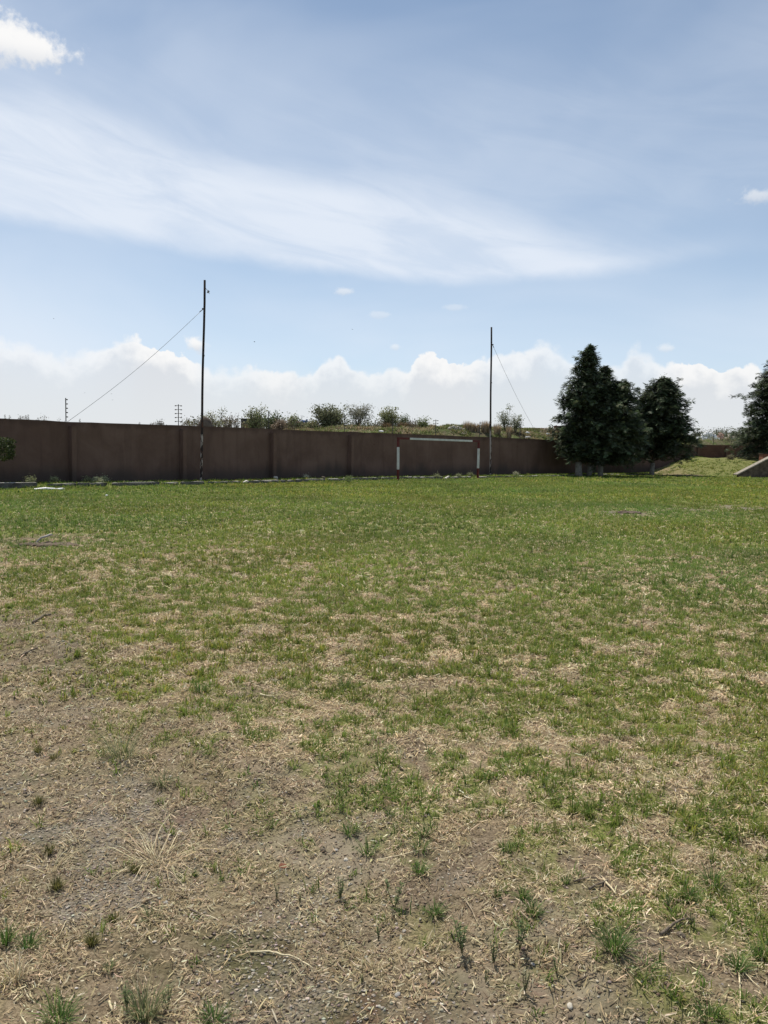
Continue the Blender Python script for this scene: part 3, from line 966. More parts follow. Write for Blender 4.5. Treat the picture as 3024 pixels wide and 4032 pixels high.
GREEN = [(.110, .188, .032), (.150, .232, .042), (.080, .142, .031), (.235, .285, .058), (.34, .34, .10), (.54, .45, .24)]
GREEN_N = [.26, .27, .19, .15, .08, .05]
GREEN_F = [.20, .29, .12, .25, .09, .05]

def front_of_wall(x, y, lim=.25):
    return ((x - W0[0]) * WN[0] + (y - W0[1]) * WN[1]) > lim

def build_straw():
    Vs, Qs, Cs, off = [], [], [], 0
    for r0, r1, dens, l0, l1, w in ((1.9, 3.6, 17000, .010, .034, .0028), (3.6, 5.6, 11500, .012, .038, .0036), (5.6, 9.5, 6200, .018, .048, .0056),
                                    (9.5, 16, 1500, .03, .07, .0090), (16, 26, 120, .04, .09, .015)):
        x, y = sample_zone(r0, r1, dens)
        g_, s_, gv, mo, re, sa, fi = masks(x, y)
        clump = fbm(x, y, .10, 3, 71)
        keep = rng.random(len(x)) < np.clip(s_ * (sstep(clump, .28, .62) * 1.15 + .12), 0, 1) * (1 - .5 * g_)
        x, y = x[keep], y[keep]
        fi = fi[keep]
        n = len(x)
        z = gz(x, y) + rng.uniform(.0, .014, n) * (1 + w * 40)
        ln = rng.uniform(l0, l1, n) * np.exp(rng.normal(0, .3, n))
        wd = w * np.exp(rng.normal(0, .35, n))
        c = palette(n, STRAW, STRAW_W, .2)
        c *= (0.84 + .16 * fi)[:, None]
        c *= (0.75 + .5 * fbm(x, y, .5, 3, 83))[:, None]
        V, Q, C = litter_mesh(np.stack([x, y, z], 1), rng.uniform(0, 6.283, n), rng.normal(0, .42, n), ln, wd, c, rng.normal(0, .07, n) * ln)
        Vs.append(V); Qs.append(Q + off); Cs.append(C); off += len(V)
    # short dead stubble still standing
    Ts = []
    for r0, r1, dens, nb, l0, l1, w in ((1.9, 3.6, 1300, 5, .010, .030, .0028), (3.6, 5.6, 1100, 5, .012, .032, .0034), (5.6, 9.5, 650, 5, .016, .04, .005), (9.5, 16, 240, 5, .02, .05, .008), (16, 30, 28, 5, .03, .06, .013)):
        x, y = sample_zone(r0, r1, dens)
        g_, s_, gv, mo, re, sa, fi = masks(x, y)
        keep = (rng.random(len(x)) < s_ * (.35 + .65 * sstep(fbm(x, y, .3, 3, 75), .35, .6))) & front_of_wall(x, y)
        x, y, fi = x[keep], y[keep], fi[keep]
        m = len(x); k = rng.poisson(nb, m) + 1; idx = np.repeat(np.arange(m), k); n = len(idx)
        sx = x[idx] + rng.normal(0, l1 * .5, n); sy = y[idx] + rng.normal(0, l1 * .5, n)
        c = palette(m, STRAW, STRAW_W, .18)[idx] * rng.normal(1, .12, (n, 1)) * (0.72 + .28 * fi[idx])[:, None]
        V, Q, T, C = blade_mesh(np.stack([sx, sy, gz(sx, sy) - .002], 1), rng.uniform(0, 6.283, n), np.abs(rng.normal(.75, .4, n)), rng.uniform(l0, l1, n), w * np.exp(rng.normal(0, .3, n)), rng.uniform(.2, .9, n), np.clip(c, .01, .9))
        Vs.append(V); Qs.append(Q + off); Ts.append(T + off); Cs.append(C); off += len(V)
    o = np_mesh('dry_grass', np.vstack(Vs), [np.vstack(Qs), np.vstack(Ts)], M['straw'], np.vstack(Cs))
    tag(o, 'bleached straw litter and dead grass lying over the thin turf', 'dry grass', kind='stuff')
build_straw()

def build_green():
    Vs, Qs, Ts, Cs, off = [], [], [], [], 0
    for r0, r1, dens, nb, l0, l1, w, spread in ((1.9, 3.6, 560, 9, .02, .055, .0034, .022), (3.6, 5.6, 700, 9, .022, .06, .0042, .024), (5.6, 9.5, 640, 8, .026, .066, .0056, .028),
                                        (9.5, 16, 330, 7, .032, .072, .0080, .035), (16, 30, 95, 6, .04, .08, .014, .06), (30, 48, 34, 6, .05, .09, .026, .10), (48, 80, 12, 6, .06, .11, .045, .18)):
        x, y = sample_zone(r0, r1, dens)
        g_ = masks(x, y)[0]
        keep = (rng.random(len(x)) < g_ ** 1.25) & front_of_wall(x, y)
        x, y = x[keep], y[keep]
        m = len(x)
        sz = np.exp(rng.normal(0, .35, m))
        tone = palette(m, GREEN[:4], [.3, .3, .2, .2], .12)
        k = rng.poisson(nb, m) + 2
        idx = np.repeat(np.arange(m), k)
        n = len(idx)
        sx = x[idx] + rng.normal(0, spread * .5, n); sy = y[idx] + rng.normal(0, spread * .5, n)
        z = gz(sx, sy) - .002
        pal = GREEN_N if r0 < 9 else GREEN_F
        c = palette(n, GREEN, pal, .14)
        c = c * (np.array([[1.34, 1.10, .98]]) if r0 > 15 else np.array([[1.10, 1.02, 1.0]]))
        c = c * .55 + tone[idx] * .45
        c = c * (0.62 + .76 * fbm(sx, sy, 1.8, 4, 88))[:, None] * (1 + (fbm(sx, sy, 6.0, 3, 89) - .5)[:, None] * np.array([[.8, .30, -.1]]))
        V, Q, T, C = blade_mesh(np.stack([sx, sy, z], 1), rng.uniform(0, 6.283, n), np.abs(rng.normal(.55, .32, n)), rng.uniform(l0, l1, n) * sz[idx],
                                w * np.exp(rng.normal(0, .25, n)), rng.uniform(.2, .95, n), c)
        Vs.append(V); Qs.append(Q + off); Ts.append(T + off); Cs.append(C); off += len(V)
    # longer ragged grass along the kerb and in the bed behind it
    n = 9000
    t = rng.uniform(-6, 62, n); s_ = np.where(rng.random(n) < .45, rng.normal(2.48, .07, n), rng.uniform(.2, 2.25, n))
    k = rng.random(n) < sstep(fbm(t, s_ * 3, 1.1, 4, 411), .42, .66)
    t, s_ = t[k], s_[k]
    x = W0[0] + WD[0] * t + WN[0] * s_; y = W0[1] + WD[1] * t + WN[1] * s_; n = len(x)
    idx = np.repeat(np.arange(n), 6); m = len(idx)
    sx = x[idx] + rng.normal(0, .06, m); sy = y[idx] + rng.normal(0, .06, m)
    V, Q, T, C = blade_mesh(np.stack([sx, sy, gz(sx, sy) - .01], 1), rng.uniform(0, 6.28, m), np.abs(rng.normal(.4, .3, m)), rng.uniform(.06, .19, m), rng.uniform(.012, .03, m), rng.uniform(.2, .9, m), palette(m, GREEN, [.26, .28, .12, .2, .09, .05]))
    Vs.append(V); Qs.append(Q + off); Ts.append(T + off); Cs.append(C); off += len(V)
    o = np_mesh('grass', np.vstack(Vs), [np.vstack(Qs), np.vstack(Ts)], M['grass'], np.vstack(Cs))
    tag(o, 'short patchy green grass covering the football pitch', 'grass', kind='stuff')
build_green()

ICO = None
def rock_base():
    bm = bmesh.new(); bmesh.ops.create_icosphere(bm, subdivisions=1, radius=1)
    V = np.array([v.co[:] for v in bm.verts]); Fc = np.array([[v.index for v in f.verts] for f in bm.faces]); bm.free()
    return V, Fc
def build_gravel():
    RV, RF = rock_base()
    Vs, Fs, Cs, off = [], [], [], 0
    for r0, r1, dens, s0, s1 in ((1.9, 4.0, 6000, .0018, .0085), (4.0, 7.5, 1900, .0030, .012), (7.5, 14, 60, .006, .018), (14, 36, 6, .015, .04)):
        x, y = sample_zone(r0, r1, dens)
        g_, s_, gv, mo, re, sa, fi = masks(x, y)
        keep = rng.random(len(x)) < np.clip(gv * .9 + (1 - fi) * .16 + (1 - s_) * .22 + sa * .2 + .04, 0, 1)
        if r0 > 13: keep = rng.random(len(x)) < gv
        x, y, gv = x[keep], y[keep], gv[keep]; n = len(x)
        sc_ = rng.uniform(0, 1, n) ** 2.2 * (s1 - s0) + s0
        an = rng.uniform(0, 6.283, n)
        B = RV[None] * (1 + rng.normal(0, .26, (n, len(RV), 1)))
        B = B * np.stack([np.ones(n), rng.uniform(.5, 1, n), rng.uniform(.22, .6, n)], 1)[:, None, :] * sc_[:, None, None]
        ca, sa_ = np.cos(an)[:, None], np.sin(an)[:, None]
        X = B[..., 0] * ca - B[..., 1] * sa_ + x[:, None]; Y = B[..., 0] * sa_ + B[..., 1] * ca + y[:, None]
        Z = B[..., 2] + (gz(x, y) + sc_ * .25)[:, None]
        V = np.stack([X, Y, Z], -1).reshape(-1, 3)
        Fs.append((RF[None] + (np.arange(n) * len(RV))[:, None, None]).reshape(-1, 3) + off)
        cg = palette(n, [(.31, .272, .215), (.42, .375, .30), (.21, .18, .14), (.26, .205, .14), (.52, .47, .385)], [.34, .22, .2, .16, .08], .12)
        cd = palette(n, [(.16, .12, .082), (.21, .165, .115), (.12, .09, .062), (.27, .215, .15)], [.3, .32, .16, .22], .12)
        c = np.where((rng.random(n) < .18 + .75 * gv)[:, None], cg, cd)
        Vs.append(V); Cs.append(np.repeat(c, len(RV), 0)); off += len(V)
    o = np_mesh('gravel', np.vstack(Vs), [np.vstack(Fs)], M['stone'], np.vstack(Cs))
    tag(o, 'small grey pebbles strewn over the bare earth', 'gravel', kind='stuff')
build_gravel()

# ------------------------------------------------------------------ single tufts, weeds, sticks and stones in the foreground
def scale_at(p):                 # metres per photo pixel at p
    return -(CR.transposed() @ (p - EYE)).z / F
def tuft(u, v, w_px, lab, kind='green', n=60, up=.55, name='grass_tuft', cat='grass tuft', group=None, hk=1.0):
    """u,v: foot of the tuft; w_px: its width in the photo"""
    p = gpt(u, v); s = scale_at(p)
    rad = w_px * s / 2
    a = rng.uniform(0, 6.283, n); rr = rad * .35 * np.sqrt(rng.random(n))
    P = np.stack([np.cos(a) * rr, np.sin(a) * rr, np.zeros(n)], 1)
    P[:, 2] = gz(P[:, 0] + p.x, P[:, 1] + p.y) - p.z - .003
    az = a + rng.normal(0, .6, n)
    ln = rad * rng.uniform(.85, 1.75, n) * hk
    if kind == 'green':
        c = palette(n, [(.085, .160, .034), (.115, .195, .044), (.066, .120, .030), (.165, .225, .06), (.45, .38, .21)], [.34, .32, .16, .13, .05])
        m = M['grass']
    elif kind == 'grey':
        c = palette(n, [(.12, .165, .07), (.165, .20, .09), (.36, .32, .17), (.55, .47, .29)], [.35, .3, .2, .15]); m = M['grass']
    elif kind == 'olive':
        c = palette(n, [(.135, .135, .04), (.185, .175, .055), (.10, .10, .035)], [.4, .3, .3]); m = M['grass']
    else:
        c = palette(n, [(.62, .54, .35), (.52, .43, .26), (.70, .62, .44), (.40, .32, .19)], [.35, .3, .2, .15]); m = M['straw']
    wd = np.full(n, max(.0022, .5 * s * 2)) * np.exp(rng.normal(0, .25, n))
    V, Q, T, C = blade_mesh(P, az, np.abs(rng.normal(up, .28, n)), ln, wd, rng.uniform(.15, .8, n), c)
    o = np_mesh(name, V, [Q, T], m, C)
    o.location = p
    return tag(o, lab, cat, group)
TU = 'grass tufts growing in the dry foreground'
for args in (
    (480, 2985, 230, 'wide grey-green bunch of wiry grass on the bare earth at the left', 'grey', 170, .75),
    (640, 3090, 150, 'bleached bunch with a green heart just below the wide grey-green bunch', 'grey', 110, .8),
    (150, 2965, 52, 'round olive cushion of fine grass, left of a paired smaller cushion', 'olive', 110, .5),
    (212, 2990, 48, 'small olive cushion of fine grass, right of its slightly larger twin', 'olive', 90, .5),
    (150, 3165, 62, 'olive cushion standing alone in gravel near the left edge', 'olive', 110, .5),
    (195, 3360, 66, 'olive cushion with straws radiating below it at the left', 'olive', 90, .5),
    (530, 3435, 62, 'olive cushion just below the big splayed straw clump', 'olive', 100, .5),
    (765, 3450, 40, 'small upright green cushion to the right below the splayed straw clump', 'green', 70, .4),
    (222, 3500, 76, 'dark green cushion in gravel below the left straw fans', 'olive', 110, .45),
    (362, 3722, 78, 'olive green cushion with a dead stalk, lower left foreground', 'olive', 110, .5),
    (455, 3625, 70, 'low dark cushion left of the mossy patch', 'olive', 80, .6),
    (600, 3620, 110, 'straggly green and straw clump at the left edge of the mossy patch', 'grey', 60, .8),
    (430, 3820, 80, 'loose yellow-green clump with bent blades, lower left', 'grey', 40, .5),
    (25, 3720, 80, 'tall bright green clump cut by the left edge of the photo', 'green', 80, .35, 'grass_tuft', 'grass tuft', None, 1.9),
    (110, 3730, 110, 'low green clump beside the tall one at the left edge', 'green', 90, .75),
    (570, 4010, 190, 'largest pale green clump at the bottom edge, left of centre', 'grey', 170, .55, 'grass_tuft', 'grass tuft', None, 1.2),
    (230, 4020, 180, 'broad low green clump at the bottom left corner', 'green', 110, .8),
    (1378, 3285, 92, 'dark green tuft casting a spiky shadow on bare earth in the middle', 'green', 90, .7),
    (1450, 3365, 110, 'yellowish green tuft standing right below the spiky-shadow tuft', 'green', 70, .55),
    (1532, 3215, 70, 'tuft with a grey-green shade, upper of the middle bare strip', 'green', 50, .6),
    (1672, 3290, 80, 'tuft at the left end of the long straw stalk, the upper one', 'green', 70, .6),
    (1655, 3350, 100, 'dark green tuft lying right above the long pale straw stalk', 'green', 80, .65),
    (1652, 3440, 90, 'bright tuft below the long pale straw stalk', 'green', 90, .6),
    (1710, 3600, 95, 'isolated bright green tuft on bare earth right of a small dark weed', 'green', 90, .75),
    (1960, 3535, 55, 'narrow upright tuft in straw litter right of centre', 'green', 50, .3),
    (2055, 3535, 80, 'tuft joined to a larger one below it, right of the narrow upright tuft', 'green', 80, .55),
    (2100, 3600, 110, 'larger splayed tuft with a pale stick at its left foot', 'green', 100, .7),
    (2228, 3480, 60, 'upright dark tuft next to the dark twigs', 'green', 60, .35),
    (1985, 3350, 75, 'tuft of fresh blades above the bare strip, centre right', 'green', 70, .55),
    (2420, 3745, 180, 'biggest bright green tuft in the right foreground', 'green', 170, .6),
    (2715, 3545, 110, 'full green tuft right above the bare soil hollow', 'green', 120, .6),
    (2800, 3480, 130, 'broad green tuft above and right of the full one', 'green', 120, .7),
    (2790, 3600, 60, 'small tuft between the full tuft and the right edge patch', 'green', 40, .6),
    (2905, 3820, 120, 'green tuft whose long straws hang down at the right edge', 'green', 120, .65),
    (2990, 3770, 110, 'dense green tuft cut by the right edge of the photo', 'green', 120, .6),
    (2540, 3830, 130, 'flat sprawling tuft below the biggest bright one', 'green', 60, 1.0),
    (2790, 4015, 150, 'low dark green tuft at the bottom edge, right side', 'green', 100, .8),
    (840, 4025, 130, 'low yellow green tuft at the bottom edge left of the centre', 'green', 90, .8),
    (1350, 2705, 110, 'fresh green tuft among straw in the middle distance', 'green', 70, .6),
    (790, 2725, 100, 'dense green tuft at the left edge of the turf', 'green', 90, .6)):
    tuft(*args[:3], args[3], args[4], args[5], args[6], *(args[7:] if len(args) > 7 else ('grass_tuft', 'grass tuft')))
for u, v, w_px, lab, n in (
        (620, 3395, 330, 'biggest splayed clump of bleached straw on the bare earth at the left', 130),
        (200, 3420, 190, 'fan of bleached straws near the left edge', 70),
        (300, 3310, 120, 'small fan of bleached straws above the larger fan', 45),
        (650, 3200, 110, 'thin fan of straws above the biggest splayed clump', 40),
        (2120, 3480, 140, 'loose straws scattered around the dark twigs on the right', 30),
        (60, 3860, 150, 'upright pale straws at the lower left edge', 70)):
    tuft(u, v, w_px, lab, 'straw', n, 1.32 if 'upright' not in lab else .45, 'straw_clump', 'straw clump', None, 1.05)

def weed(u, v, h_px, lab, seed, pale=False):
    p = gpt(u, v); s = scale_at(p) / math.cos(R(30))
    h = h_px * s
    rs = random.Random(seed)
    t = empty('weed', p, lab, 'weed')
    mb = MB(); LV, LQ, LC, off = [], [], [], 0
    k = rs.randint(3, 5)
    for i in range(k):
        a = rs.uniform(0, 6.28); lean = rs.uniform(.05, .35)
        hh = h * rs.uniform(.65, 1.0)
        pts = [Vector((math.cos(a) * lean * hh * q, math.sin(a) * lean * hh * q, hh * q)) + Vector((rs.uniform(-.02, .02) * hh, rs.uniform(-.02, .02) * hh, 0)) * q for q in (0, .35, .7, 1)]
        mb.tube(pts, [.0016, .0014, .0011, .0007], 5)
        for j in range(26):
            q = rs.uniform(.2, 1.02)
            i0 = min(2, int(q * 3)); f = q * 3 - i0
            c = pts[i0].lerp(pts[i0 + 1], min(1, f))
            b = rs.uniform(0, 6.28); L = h * rs.uniform(.05, .12); up = rs.uniform(.1, 1.0)
            d = Vector((math.cos(b), math.sin(b), up)).normalized(); sd_ = Vector((-math.sin(b), math.cos(b), 0))
            LV += [c, c + d * L * .5 + sd_ * L * .28, c + d * L, c + d * L * .5 - sd_ * L * .28]
            LQ.append([off, off + 1, off + 2, off + 3]); off += 4
            g0 = rs.choice([(.12, .17, .06), (.16, .19, .08), (.095, .135, .055)] if not pale else [(.28, .27, .15), (.2, .2, .1), (.36, .33, .2)])
            LC += [g0] * 4
    mb.build('stem', M['green_stem'], t)
    np_mesh('foliage', np.array([v[:] for v in LV]), [np.array(LQ)], M['leaf'], np.array(LC), parent=t)
for i, (u, v, h, lab, pale) in enumerate((
        (1552, 3583, 130, 'upright dark weed casting a black shadow in the middle foreground', False),
        (1338, 3545, 85, 'thin dark weed on bare earth just left of the upright weed with the black shadow', False),
        (1490, 3700, 60, 'tiny weed on bare earth below the upright dark weed', False),
        (1820, 3760, 150, 'bushy dark weed below the isolated bright tuft', False),
        (2045, 3745, 150, 'open weed with tall stems casting two shadows, right of centre', False),
        (1945, 3800, 75, 'small low weed left of the pale sandy patch', False),
        (2065, 3915, 95, 'pale-leaved upright weed standing on the pale sandy patch', True),
        (2190, 3835, 70, 'small weed with a round shadow right of the sandy patch', False),
        (1912, 3870, 50, 'tiny dark green weed left below the pale sandy patch', False),
        (1425, 3875, 40, 'tiny dry weed right of the thick curved straw', True),
        (2628, 3580, 60, 'small shaded weed left of the full green tuft', False),
        (2720, 3650, 55, 'small leafy weed at the right rim of the bare soil hollow', False),
        (500, 3985, 110, 'dark leafy weed at the left foot of the largest bottom clump', False),
        (660, 3975, 100, 'dark leafy weed at the right foot of the largest bottom clump', False),
        (1090, 3540, 60, 'pale bluish weed cluster on the reddish earth, left of centre', True),
        (1180, 3560, 50, 'short dry weed left of centre below the stones', True))):
    weed(u, v, h, lab, 100 + i, pale)

def stick(pts, r_px, lab, mat='old_wood', lift=.004, name='stick', cat='stick'):
    P = [gpt(u, v) for u, v in pts]
    s = scale_at(P[0])
    r = max(.0016, r_px * s / 2)
    mid = P[0].copy()
    Q = []
    for i in range(len(P) - 1):
        for k in range(4):
            q = P[i].lerp(P[i + 1], k / 4)
            q.z = gz1(q.x, q.y) + r + lift + random.uniform(0, .003)
            Q.append(q - mid)
    q = P[-1].copy(); q.z = gz1(q.x, q.y) + r + lift; Q.append(q - mid)
    rad = [r * (1 - .45 * i / len(Q)) * random.uniform(.85, 1.15) for i in range(len(Q))]
    o = MB().tube(Q, rad, 7).build(name, M[mat])
    o.location = mid
    return tag(o, lab, cat)
M['straw_solid'] = surf('straw_solid', (.55, .46, .28), (.70, .62, .42), 120, .8, .1)
stick([(985, 3757), (1060, 3756), (1120, 3770), (1190, 3795), (1232, 3822)], 8, 'thick curved pale straw stalk lying on gravel near the bottom', 'straw_solid')
stick([(1483, 3393), (1600, 3368), (1725, 3345)], 6, 'long straight pale straw stalk crossing below the dark green tuft', 'straw_solid')
stick([(1025, 2742), (1080, 2750)], 10, 'pale flat stick lying in the middle-distance turf', 'straw_solid')
stick([(2035, 3588), (2070, 3618), (2103, 3648)], 9, 'pale stick at the foot of the larger splayed tuft')
stick([(1834, 3555), (1862, 3600), (1885, 3650)], 7, 'thin leaning stalk with a dark foot right of the isolated tuft', 'old_wood')
stick([(2258, 3478), (2360, 3463)], 8, 'grey twig lying on dark soil, the upper of two', 'dark_wood')
stick([(2320, 3510), (2392, 3475)], 11, 'short dark twig below the grey twig', 'dark_wood')
stick([(2375, 3470), (2405, 3505), (2425, 3530)], 9, 'broken pale stem running down across the dark twigs', 'straw_solid')
stick([(2445, 3540), (2490, 3506)], 10, 'short pale stem right of the dark twigs', 'straw_solid')
stick([(2600, 3690), (2640, 3658), (2680, 3634), (2715, 3628)], 14, 'grey curved root at the rim of the bare soil hollow on the right', 'dark_wood')
stick([(2640, 3542), (2665, 3556), (2705, 3558)], 9, 'small pale twig under the full green tuft', 'old_wood')
stick([(2260, 3880), (2300, 3858), (2345, 3842)], 9, 'dark rough twig in straw below the biggest bright tuft', 'dark_wood')
stick([(2910, 3835), (2915, 3920), (2912, 4010)], 6, 'long pale straw hanging from the tuft at the right edge', 'straw_solid')
stick([(2930, 3835), (2960, 3870), (2995, 3900)], 5, 'short slanting straw from the tuft at the right edge', 'straw_solid')
stick([(555, 3566), (590, 3552), (622, 3540)], 12, 'knobbly weathered stick at the left of the mossy patch', 'old_wood')
stick([(628, 3577), (680, 3576)], 8, 'short pale stick right of the knobbly weathered stick', 'straw_solid')
stick([(750, 3592), (780, 3605), (802, 3625)], 10, 'dark split twig on the mossy patch', 'dark_wood')
stick([(260, 3718), (300, 3695), (335, 3680)], 7, 'thin pale twig left of the olive cushion with a dead stalk', 'old_wood')
stick([(388, 3955), (428, 3925)], 9, 'brown twig near the bottom left', 'old_wood')
stick([(430, 3955), (442, 3990)], 11, 'short whitish stick near the bottom left', 'straw_solid')
stick([(190, 3130 + 605), (235, 3690), (262, 3630)], 5, 'long slanting straw beside the low green clump at the left', 'straw_solid')
stick([(130, 2460), (170, 2430), (200, 2425)], 12, 'brown dead stick on the bare patch at the left edge of the turf', 'dark_wood')
stick([(85, 2590), (150, 2555)], 9, 'thin dead stick on bare earth near the left edge', 'dark_wood')
stick([(1860, 3870), (1868, 3890), (1858, 3912)], 7, 'tiny curled straw below the bushy dark weed', 'straw_solid')
stick([(768, 3833), (806, 3840)], 7, 'short pale straw on gravel, left of the thick curved stalk', 'straw_solid')

def stone(u, v, w_px, lab, mat, seed, flat=.5, cat='stone', name='stone'):
    p = gpt(u, v); s = scale_at(p); r = w_px * s / 2
    o = MB().lump((0, 0, r * flat * .45), (r, r * .72, r * flat), seed, 2, .45, Matrix.Rotation(seed, 3, 'Z')).build(name, M[mat])
    o.location = p
    return tag(o, lab, cat)
M['pale_stone'] = surf('pale_stone', (.44, .40, .33), (.56, .52, .44), 60, .9, .3)
M['grey_stone'] = surf('grey_stone', (.27, .26, .235), (.38, .36, .33), 60, .9, .3)
M['brown_stone'] = surf('brown_stone', (.10, .08, .06), (.19, .155, .115), 60, .9, .3)
stone(2243, 3968, 46, 'largest rounded pale stone, near the bottom right of centre', 'pale_stone', 1)
stone(2083, 3782, 17, 'small white pebble at the top of the sandy patch', 'pale_stone', 2, .7)
stone(2098, 3800, 17, 'greyish pebble touching the white one on the sandy patch', 'grey_stone', 3, .6)
stone(1592, 3668, 20, 'grey stone on bare earth below the upright dark weed', 'grey_stone', 4)
stone(1560, 3640, 13, 'small white pebble above the grey stone on bare earth', 'pale_stone', 5, .7)
stone(1272, 3353, 26, 'dark brown clod on bare earth left of the spiky-shadow tuft', 'brown_stone', 6, .7, 'clod', 'earth_clod')
stone(1322, 3350, 24, 'flat grey stone right of the dark brown clod', 'grey_stone', 7, .4)
stone(1362, 3388, 24, 'angular tan stone below the flat grey stone', 'pale_stone', 8, .55)
stone(1372, 3418, 15, 'small tan stone under the angular tan stone', 'pale_stone', 9, .5)
stone(1375, 3488, 15, 'pale round pebble on bare earth in the middle foreground', 'pale_stone', 10, .6)
stone(905, 3435, 20, 'dark stone with a pale top beside the orange shard', 'brown_stone', 11, .6)
stone(345, 3468, 18, 'grey-white pebble in the gravel below the straw fans', 'grey_stone', 12, .6)
stone(1395, 3700, 26, 'round dark clod on bare earth right of the thick curved stalk', 'brown_stone', 13, .6, 'clod', 'earth_clod')
stone(1380, 3780, 24, 'dark clod just below the round one near the bottom', 'brown_stone', 14, .6, 'clod', 'earth_clod')
stone(1480, 3650, 17, 'small pale stone right of the mossy ground', 'pale_stone', 15, .6)
stone(1710, 3942, 17, 'pale grey stone on gravel near the bottom centre', 'grey_stone', 16, .7)
stone(1565, 3920, 28, 'flat grey stone at the edge of the red weeds', 'grey_stone', 17, .4)
stone(650, 3555, 30, 'flat grey stone beside the short pale stick', 'grey_stone', 18, .3)
stone(535, 3645, 24, 'flat bluish grey stone left of the straggly clump', 'grey_stone', 19, .35)
stone(985, 3850, 24, 'beige stone half sunk in gravel below the thick curved stalk', 'pale_stone', 20, .5)
stone(2685, 3690, 40, 'reddish brown clod of earth in the soil hollow on the right', 'brown_stone', 21, .6, 'clod', 'earth_clod')
stone(880, 1957 + 65, 12, 'tiny white stone on the far turf below the wall', 'white_litter', 22, .7)
stone(420, 1953, 12, 'tiny white stone on the far turf left of the taller pole', 'white_litter', 23, .7)
def shard():
    p = gpt(1113, 3420); s = scale_at(p)
    o = MB().prism([(-.013, -.008, 0), (.012, -.010, .0), (.015, .004, 0.004), (-.004, .011, .006), (-.014, .006, .003)], (0, 0, .006)).build('tile_shard', M['tile'])
    o.location = p + Vector((0, 0, .004)); o.rotation_euler = (.3, .1, .4); o.scale = (1.1, 1.1, 1.1)
    tag(o, 'broken orange roof tile shard on the bare earth', 'tile shard')
shard()
def pipe():
    a = gpt(139, 2148); y = a.y
    pts = [a + Vector((0, 0, -.05)), atd(142, 2140, y), atd(150, 2128, y), atd(163, 2117, y), atd(180, 2112, y + .05), atd(194, 2107, y + .1), atd(206, 2104, y + .1)]
    o = MB().tube([p - a for p in pts], [.016, .016, .016, .016, .017, .02, .012], 8).build('bent_pipe', M['hose'])
    o.location = a
    tag(o, 'bent grey pipe sticking out of dug soil in the turf at the left', 'pipe')
pipe()
def clods(u, v, n, spread, size, lab):      # a little heap of dug soil: one thing
    p = gpt(u, v)
    mb = MB(); mb.lump((0, 0, 0), (spread * 1.6, spread * .75, size * 1.6), int(u), 5, .4)
    for vv in mb.bm.verts:
        a = np.array([vv.co.x + u]); b = np.array([vv.co.y + vv.co.z])
        vv.co += vv.co.normalized() * 0 + Vector((0, 0, (float(fbm(a, b, size * 2.2, 3, 5)[0]) - .5) * size * 3.2))
    o = mb.build('soil_heap', M['mound_earth']); o.location = p
    tag(o, lab, 'soil heap')
clods(190, 2146, 90, .30, .022, 'heap of dug dark soil at the foot of the bent pipe')
clods(2470, 2021, 60, .30, .03, 'low molehill of grey soil on the far right turf')

